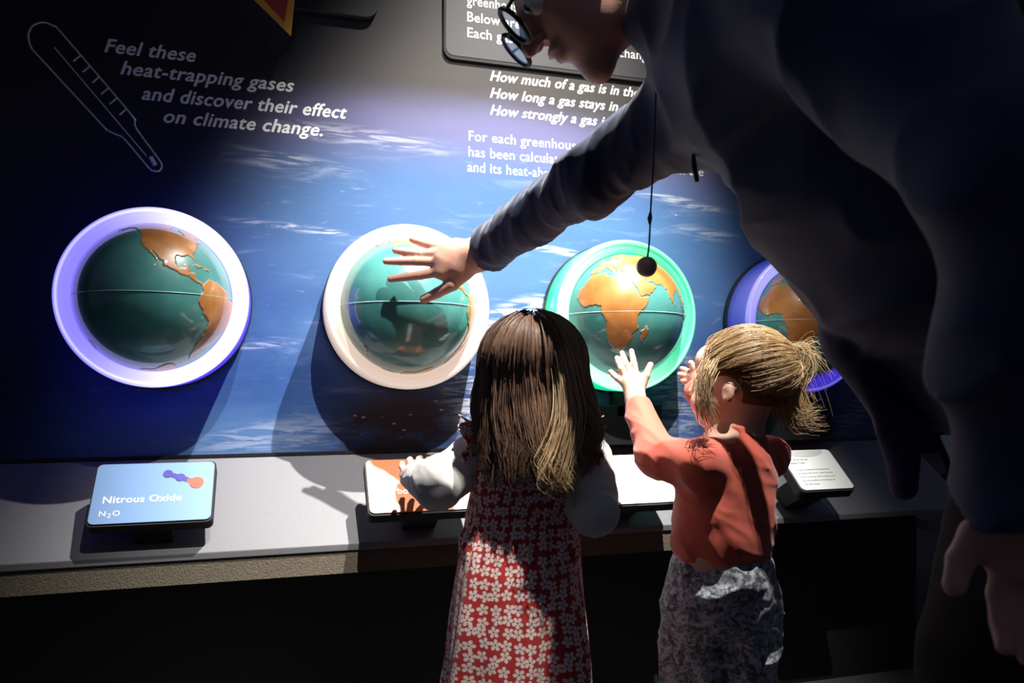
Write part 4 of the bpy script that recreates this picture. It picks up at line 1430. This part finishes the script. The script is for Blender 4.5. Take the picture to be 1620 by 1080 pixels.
hl2 = kid_hand((1006, 634, G2 + .13), [((994, 603, G2 + .150), 0.0125), ((1009, 603, G2 + .150), 0.0135), ((1001, 612, G2 + .145), 0.015)],
               [[(987, 606, G2 + .15), (977, 598, G2 + .155), (971, 593, G2 + .165), (966, 588, G2 + .17)],
                [(992, 599, G2 + .15), (983, 583, G2 + .155), (979, 574, G2 + .165), (976, 566, G2 + .175)],
                [(998, 595, G2 + .15), (991, 577, G2 + .155), (987, 567, G2 + .165), (984, 558, G2 + .175)],
                [(1006, 594, G2 + .15), (1003, 576, G2 + .155), (1001, 566, G2 + .165), (999, 555, G2 + .175)]],
               [(1013, 612, G2 + .145), (1022, 594, G2 + .145), (1029, 577, G2 + .15)], 0.0175)
hr2 = kid_hand((1112, 622, G2 + .18), [((1104, 604, G2 + .19), 0.014), ((1102, 596, G2 + .19), 0.013)],
               [[(1098, 592, G2 + .19), (1088, 588, G2 + .20), (1083, 585, G2 + .20), (1079, 583, G2 + .20)],
                [(1098, 597, G2 + .19), (1087, 594, G2 + .20), (1080, 593, G2 + .20), (1075, 592, G2 + .20)],
                [(1098, 603, G2 + .19), (1088, 602, G2 + .20), (1083, 602, G2 + .20), (1079, 602, G2 + .20)],
                [(1100, 609, G2 + .19), (1092, 610, G2 + .20), (1089, 610, G2 + .20), (1086, 610, G2 + .20)]],
               [(1106, 598, G2 + .185), (1098, 582, G2 + .185), (1093, 574, G2 + .185)])
V, F = join([(bV, bF), solid(hl2, 0.0019), solid(hr2, 0.0019)])
from_arrays('body', V, F, M['skin_child'], girl2)
eyes(W2, 0.95, girl2)

top = [('u', ell(P(1157, 742, G2), (0.085, 0.064, 0.068), BB2), 0.0),
       ('u', ell(P(1148, 800, G2), (0.094, 0.076, 0.10), BB2), 0.03),
       ('u', ell(P(1141, 858, G2), (0.089, 0.080, 0.078), BB2), 0.03),
       ('u', cap(s2L, s2R, 0.036, 0.034), 0.025),
       ('u', cut(chain([s2L, e2L, w2L], [0.044, 0.037, 0.024], 0.02), plane(P(1005, 640, G2 + .125), w2L - e2L)), 0.016),
       ('u', chain([s2R, e2R, w2R], [0.040, 0.034, 0.025], 0.02), 0.016),
       ('u', cut(cap(P(1169, 680, G2), P(1166, 716, G2), 0.042, 0.058), plane(P(1140, 676, G2), UP - RT * 0.1)), 0.012),
       ('i', plane(P(1140, 897, G2), -UP + RT * 0.09), 0.006)]
V, F = solid(top, 0.0033, folds(24, 0.0065, RT * 0.6 + UP * 0.7, 0.45, 3))
from_arrays('orange_top', V, F, M['shirt'], girl2)
pants = [('u', ell(P(1140, 925, G2), (0.094, 0.088, 0.092), BB2), 0.0),
         ('u', ell(P(1141, 895, G2), (0.088, 0.080, 0.06), BB2), 0.01),
         ('u', chain([P(1106, 960, G2), P(1094, 1090, G2 + .01), P(1100, 1230, G2)], [0.066, 0.058, 0.042]), 0.02),
         ('u', chain([P(1176, 955, G2), P(1180, 1070, G2), P(1178, 1230, G2 + .02)], [0.064, 0.055, 0.042]), 0.016),
         ('i', plane(P(1140, 878, G2), UP), 0.004), ('i', plane(P(1140, 1250, G2), -UP), 0.004)]
V, F = solid(pants, 0.0042, folds(24, 0.009, UP, 0.6, 8))
from_arrays('trousers', V, F, M['pants'], girl2)
shoes(girl2, [Q(0.326, G2, 0), Q(0.415, G2 + .02, 0)])


def ponytail():
    N = 3600; K = 16; s = 0.95
    T = P(1236, 574, G2 - 0.015)                   # hair tie
    # roots over the skull
    a = RNG.uniform(-math.pi, math.pi, N); e = np.arcsin(RNG.uniform(-0.45, 1.0, N))
    x = np.sin(a) * np.cos(e); y = np.cos(a) * np.cos(e); z = np.sin(e)
    keep = ~((y > 0.70) & (z < 0.50)) & ~((y > 0.12) & (z < -0.12)) & ~((np.abs(x) > 0.80) & (z < 0.05) & (np.abs(y) < 0.4))
    x, y, z = x[keep], y[keep], z[keep]; N = len(x)
    def sk(x, y, z, g):
        n = np.sqrt(x * x + y * y + z * z) + 1e-9
        return hc2 + (np.stack([x / n * (0.0725 + g), -0.012 + y / n * (0.0865 + g), 0.028 + z / n * (0.0755 + g)], -1) * s) @ HB2
    # the tie direction on the head
    loc = (T - hc2) @ HB2.T / s; loc = loc - np.array([0, -0.012, 0.028]); td = loc / np.linalg.norm(loc)
    cl = RNG.random(60); ci = (np.abs(np.sin(a[keep] * 9.1)) * 59).astype(int)
    lift = cl[ci] * 0.004 + RNG.random(N) * 0.003
    pts = []
    for q in (0, 0.25, 0.5, 0.75, 0.92):
        b = q ** 1.1
        pts.append(sk(x * (1 - b) + td[0] * b * 1.0, y * (1 - b) + td[1] * b, z * (1 - b) + td[2] * b, lift * (1 + 1.5 * np.sin(q * 3.14)) + 0.001))
    pts.append(T + RNG.normal(0, 0.0035, (N, 3)))
    p1 = spline(np.stack(pts, 1), K)
    t = np.linspace(0, 1, K)[None, :, None]
    kx = cl[ci][:, None, None] * 0.65 + RNG.random((N, 1, 1)) * 0.35
    c1 = np.array([0.17, 0.095, 0.045]) * (1 - kx) + np.array([0.52, 0.36, 0.19]) * kx + 0 * t
    # tail: a short bun loop and curls falling to the right
    n2 = 1100
    kind = RNG.random(n2)
    o = T + RNG.normal(0, 0.004, (n2, 3))
    ang = RNG.uniform(-0.5, 0.9, n2); L = RNG.uniform(0.6, 1.0, n2)
    uj = RNG.normal(0, 1, (n2, 3))
    j = lambda sc: uj * sc + RNG.normal(0, sc * 0.18, (n2, 3))
    bun = np.stack([o, P(1250, 556, G2 - .02) + j(.005), P(1268, 562, G2 - .02) + j(.007), P(1266, 590, G2 - .02) + j(.009), P(1252, 612, G2 - .02) + j(.010), P(1262, 640, G2 - .02) + j(.011)], 1)
    fall = np.stack([o, P(1246, 590, G2 - .02) + j(.006), P(1247, 615, G2 - .02) + j(.009), P(1250, 640, G2 - .02) + j(.011), P(1258, 658, G2 - .02) + j(.012), P(1276, 658, G2 - .02) + j(.014)], 1)
    wild = np.stack([o, P(1250, 565, G2) + j(.006), P(1262, 556, G2) + j(.010), P(1272, 552, G2) + j(.014), P(1280, 560, G2) + j(.02), P(1284, 575, G2) + j(.026)], 1)
    ct = np.where(kind[:, None, None] < 0.50, bun, np.where(kind[:, None, None] < 0.93, fall, wild))
    p2 = spline(ct, K)
    k2 = RNG.random((n2, 1, 1))
    c2 = np.array([0.26, 0.16, 0.075]) * (1 - k2) + np.array([0.60, 0.44, 0.24]) * k2 + 0 * t
    # loose wisps over the temple and cheek
    n3 = 80
    u3 = RNG.normal(0, 1, (n3, 3))
    j3 = lambda sc: u3 * sc + RNG.normal(0, sc * 0.2, (n3, 3))
    w_ = np.stack([P(1124, 578, G2 - .06) + j3(.009), P(1113, 606, G2 - .072) + j3(.009), P(1113, 640, G2 - .078) + j3(.008), P(1122, 672, G2 - .07) + j3(.011)], 1)
    p3 = spline(w_, K); c3 = np.full((n3, K, 3), (0.42, 0.29, 0.16))
    return strands(np.concatenate([p1, p2, p3]), 0.00062, np.concatenate([c1, c2, c3]))


V, F, C = ponytail()
h2 = from_arrays('hair', V, F, M['hair'], girl2, cols=C); h2['kind'] = 'stuff'
cp = [('u', ell(W2(0, -0.014, 0.029), np.array([0.0722, 0.0862, 0.0752]) * .95, HB2), 0), ('s', ell(W2(0, 0.078, -0.035), np.array([0.085, 0.055, 0.085]) * .95, HB2), 0.012),
      ('s', ell(W2(0.075, 0.0, -0.03), np.array([0.03, 0.045, 0.05]) * .95, HB2), 0.006), ('s', ell(W2(-0.075, 0.0, -0.03), np.array([0.03, 0.045, 0.05]) * .95, HB2), 0.006)]
V, F = solid(cp, 0.004)
C = np.ones((len(V), 4)); C[:, :3] = (0.12, 0.07, 0.035)
from_arrays('hair_cap', V, F, M['under_hair'], girl2, cols=C)
a = np.linspace(0, 2 * math.pi, 20, endpoint=False); tc_ = P(1237, 575, G2 - .016)
V, F = tube([tc_ + UP * 0.0095 * math.cos(t) + FW * 0.0095 * math.sin(t) + RT * 0.001 * math.cos(3 * t) for t in a], 0.0035, 6, closed=True)
from_arrays('hair_tie', V, F, M['strap'], girl2)

# ------------------------------------------------------------------ bending man
man = empty('person', Q(0.70, 0.86, 0.0), 'man in a navy jacket and glasses bending over and reaching to the cream ringed globe', 'person')
AX = unit(RT * 0.70 - UP * 0.72)                    # spine, from neck to hips
FR = unit(-RT * 0.72 - UP * 0.70)                   # his front
HM = basis(-RT * 0.66 - UP * 0.72 + FW * 0.05, -RT * 0.76 + UP * 0.66)
TB = np.array([FW, FR, -AX])                        # rows: lateral, front, up the spine
chest = Q(0.335, 0.90, 1.165)
belly = Q(0.455, 0.88, 1.00)
hips = Q(0.70, 0.87, 0.82)
SR_, ER_, WR_ = P(1097, 172, 1.05), P(936, 284, 1.19), P(757, 402, 1.47)
SL_, EL_, WL_ = P(1310, -40, 0.70), P(1640, 275, 0.52), P(1645, 800, 0.585)
mhc = Q(0.090, 0.985, 1.335)
hopm, WM = head_ops(mhc, HM, 1.17, Q(0.245, 0.94, 1.265), 0.056, adult=True)
Hj = [Q(0.73, 0.98, 0.80), Q(0.73, 0.78, 0.80)]
Kn = [Q(0.625, 1.00, 0.42), Q(0.70, 0.76, 0.43)]
An = [Q(0.70, 1.02, 0.09), Q(0.80, 0.76, 0.09)]
bm_ = hopm + [
    ('u', ell(chest, (0.17, 0.105, 0.17), TB), 0.05), ('u', ell(belly, (0.15, 0.105, 0.16), TB), 0.05), ('u', ell(hips, (0.16, 0.12, 0.13), TB), 0.05),
    ('u', chain([SR_, ER_, WR_], [0.048, 0.036, 0.028], 0.02), 0.03),
    ('u', chain([SL_, EL_, WL_], [0.055, 0.042, 0.030], 0.02), 0.03),
] + [('u', chain([Hj[i], Kn[i], An[i]], [0.088, 0.058, 0.040], 0.02), 0.03) for i in (0, 1)] \
  + [('u', cap(An[i] - UP * 0.04, An[i] - RT * 0.17 - UP * 0.055, 0.036, 0.028), 0.02) for i in (0, 1)]
bV, bF = solid(bm_, 0.0065)


def ahand(wu, wr, palm, fings, thumb, fr=(0.0098, 0.0090, 0.0083, 0.0070)):
    pts = lambda L: [P(*q) for q in L]
    return hand_ops((P(*wu), wr), [(P(*q), r) for q, r in palm], [(pts(f), list(fr[:len(f)])) for f in fings], (pts(thumb), [0.0155, 0.0125, 0.0105, 0.0090][:len(thumb)]), 0.016, 0.006)


hR = ahand((757, 402, 1.465), 0.026, [((700, 428, 1.475), 0.0145), ((702, 410, 1.475), 0.0145), ((710, 396, 1.475), 0.0135), ((722, 392, 1.478), 0.012), ((728, 425, 1.47), 0.018)],
           [[(693, 430, 1.475), (665, 435, 1.488), (640, 438, 1.50), (618, 441, 1.508)],
            [(692, 414, 1.475), (660, 413, 1.488), (634, 413, 1.50), (611, 413, 1.506)],
            [(698, 400, 1.475), (668, 402, 1.488), (645, 399, 1.50), (626, 396, 1.508)],
            [(708, 392, 1.475), (686, 389, 1.488), (668, 384, 1.50), (653, 379, 1.508)]],
           [(735, 430, 1.470), (716, 450, 1.475), (692, 463, 1.49), (671, 473, 1.505)])
hL = ahand((1640, 800, 0.585), 0.027, [((1590, 872, 0.60), 0.0155), ((1625, 880, 0.595), 0.0155), ((1655, 880, 0.59), 0.015), ((1685, 872, 0.585), 0.014)],
           [[(1592, 878, .60), (1580, 940, .605), (1584, 985, .60), (1590, 1022, .588)],
            [(1625, 882, .595), (1618, 950, .60), (1620, 1000, .595), (1626, 1040, .582)],
            [(1655, 880, .59), (1655, 945, .592), (1657, 993, .585), (1660, 1028, .572)],
            [(1685, 872, .585), (1690, 925, .585), (1692, 962, .577), (1693, 992, .566)]],
           [(1590, 835, .592), (1545, 845, .60), (1520, 885, .605), (1510, 925, .602)])
V, F = join([(bV, bF), solid(hR, 0.0021), solid(hL, 0.0024)])
from_arrays('body', V, F, M['skin_man'], man)
eyes(WM, 1.17, man, 0.073)
# short hair
V, F = solid([('u', ell(WM(0, -0.018, 0.034), np.array([0.074, 0.088, 0.076]) * 1.17, HM), 0), ('s', ell(WM(0, 0.085, -0.03), np.array([0.09, 0.065, 0.10]) * 1.17, HM), 0.01), ('s', ell(WM(0, -0.02, -0.085), np.array([0.09, 0.09, 0.06]) * 1.17, HM), 0.01)], 0.005, folds(60, 0.003, None, 1, 2))
C = np.ones((len(V), 4)); C[:, :3] = (0.03, 0.02, 0.014)
from_arrays('short_hair', V, F, M['hair'], man, cols=C)

jk = [('u', ell(chest, (0.205, 0.135, 0.19), TB), 0.0), ('u', ell(belly, (0.185, 0.140, 0.19), TB), 0.06), ('u', ell(Q(0.605, 0.875, 0.865), (0.19, 0.145, 0.12), TB), 0.06),
      ('u', cap(SR_, SL_, 0.058, 0.075), 0.05),
      ('u', chain([P(1345, 545, .97), P(1420, 655, .97), P(1436, 772, .97)], [0.036, 0.016, 0.006], 0.01), 0.012),        # hanging front hem
      ('u', cap(Q(0.215, 0.945, 1.262), Q(0.26, 0.935, 1.25), 0.070, 0.078), 0.02),      # collar
      ('u', cut(chain([SR_, ER_, WR_], [0.064, 0.048, 0.041], 0.03), plane(P(772, 389, 1.44), unit(WR_ - ER_))), 0.035),
      ('u', cut(chain([SL_, EL_, WL_], [0.080, 0.064, 0.054], 0.03), plane(P(1640, 758, 0.585), unit(WL_ - EL_))), 0.03),
      ('s', cap(P(772, 389, 1.44), P(740, 412, 1.50), 0.031, 0.031), 0.002),
      ('s', cap(mhc, Q(0.205, 0.95, 1.285), 0.062, 0.062), 0.004),
      ('s', ell(mhc, np.array([0.10, 0.11, 0.12]), HM), 0.0),
      ]
armax = unit(WR_ - SR_)
fa, fb = folds(30, 0.0095, unit(armax + UP * 0.5), 0.36, 1), folds(8, 0.022, AX, 0.6, 4)
fcam = unit(EL_ - SL_)
AR0 = np.asarray(SR_); 


def jdisp(p):
    # sleeve creases on the reaching arm, broad folds on the rest
    t = np.clip(((p - AR0) @ armax) / 0.12, 0, 1)
    return fa(p) * t + fb(p) * (1 - t)


V, F = solid(jk, 0.0048, jdisp, pad=0.04)
jo = from_arrays('jacket', V, F, M['jacket'], man)
V, F = tube([P(1097, 240, 0.98), P(1098, 262, .98), P(1103, 287, .98)], [0.002, 0.0035, 0.0028], 6)
from_arrays('zip_pull', V, F, M['strap'], man)
tr = []
for i in (0, 1):
    tr.append(('u', chain([Hj[i], Kn[i], An[i]], [0.112, 0.078, 0.062], 0.03), 0.04))
tr += [('u', ell(hips, (0.185, 0.14, 0.14), TB), 0.05), ('i', plane(Q(0, 0, 0.075), -UP), 0.004)]
V, F = solid(tr, 0.009, folds(12, 0.008, UP, 0.6, 6))
from_arrays('trousers', V, F, M['trousers'], man)
for i in (0, 1):
    p = An[i].copy(); p[2] = 0
    V, F = solid([('u', cap(p + UP * 0.05 + RT * 0.03, p - RT * 0.18 + UP * 0.036, 0.052, 0.042), 0), ('i', plane(p, -UP), 0.003)], 0.008)
    from_arrays('shoe', V, F, M['shoe'], man)

# eyeglasses
ge_ = empty('eyeglasses', WM(0, 0.10, 0.0), 'black framed eyeglasses on the bending man\'s face', 'glasses')
fr = []
for sx in (1, -1):
    pts = [WM(0.034 * sx + 0.026 * math.cos(t) * (1 - 0.0 * abs(math.sin(t))), 0.106, 0.002 + 0.021 * math.sin(t)) for t in np.linspace(0, 2 * math.pi, 28, endpoint=False)]
    fr.append(tube(pts, 0.0034, 6, closed=True))
    bm = bmesh.new(); o0 = np.array(ge_.location)
    bm.faces.new([bm.verts.new(tuple(np.array(q) - o0)) for q in pts])
    lo_ = bm_obj('lens', bm, M['glass'], ge_)
    sm = lo_.modifiers.new('thick', 'SOLIDIFY'); sm.thickness = 0.0015
    V, F = tube([WM(0.060 * sx, 0.105, 0.012), WM(0.071 * sx, 0.085, 0.012), WM(0.078 * sx, -0.005, 0.012), WM(0.078 * sx, -0.035, -0.005)], 0.0024, 6)
    from_arrays('temple', V, F, M['strap'], ge_)
fr.append(tube([WM(-0.009, 0.106, 0.008), WM(0, 0.110, 0.011), WM(0.009, 0.106, 0.008)], 0.0024, 6))
V, F = join(fr)
from_arrays('frame', V, F, M['strap'], ge_)

# lanyard hanging from his neck
D0 = 0.99
top_ = P(1040, 60, D0 - .01)
ly = empty('neck_cord', top_, 'thin dark neck cord with a round pendant hanging from the bending man', 'necklace')
V, F = tube(smooth_poly([P(1075, 40, D0 - 0.03), P(1052, 75, D0 - 0.035), P(1041, 110, D0 - 0.035), P(1037, 160, D0 - .03), P(1034, 250, D0 - .02), P(1030, 320, D0 - .01), P(1027, 385, D0), P(1024, 408, D0)], 4), 0.0012, 6)
from_arrays('cord', V, F, M['cord'], ly)
V, F = tube([P(1029, 336, D0), P(1028, 345, D0), P(1028, 354, D0)], [0.0018, 0.0034, 0.0018], 8)
from_arrays('bead', V, F, M['strap'], ly)
V, F = sphere(P(1023, 422, D0), 0.0135, 24, 14)
from_arrays('pendant', V, F, M['bronze'], ly)

# backpack on his back
BK = -FR
bc = Q(0.43, 0.86, 1.13) + BK * 0.235 + AX * 0.04
bp_ = empty('backpack', bc, 'black backpack on the back of the bending man at the frame edge', 'bag')
V, F = solid([('u', ell(bc, (0.155, 0.10, 0.20), TB), 0.0), ('u', ell(bc + BK * 0.05 + AX * 0.05, (0.12, 0.07, 0.12), TB), 0.02)], 0.008, folds(14, 0.008, AX, 0.6, 12))
from_arrays('pack_body', V, F, M['pack'], bp_)
V, F = tube(smooth_poly([P(1535, 92, 0.72), P(1552, 100, 0.71), P(1560, 120, 0.705), P(1556, 140, 0.71)], 5), 0.004, 6)
from_arrays('strap_loop', V, F, M['jacket'], bp_)
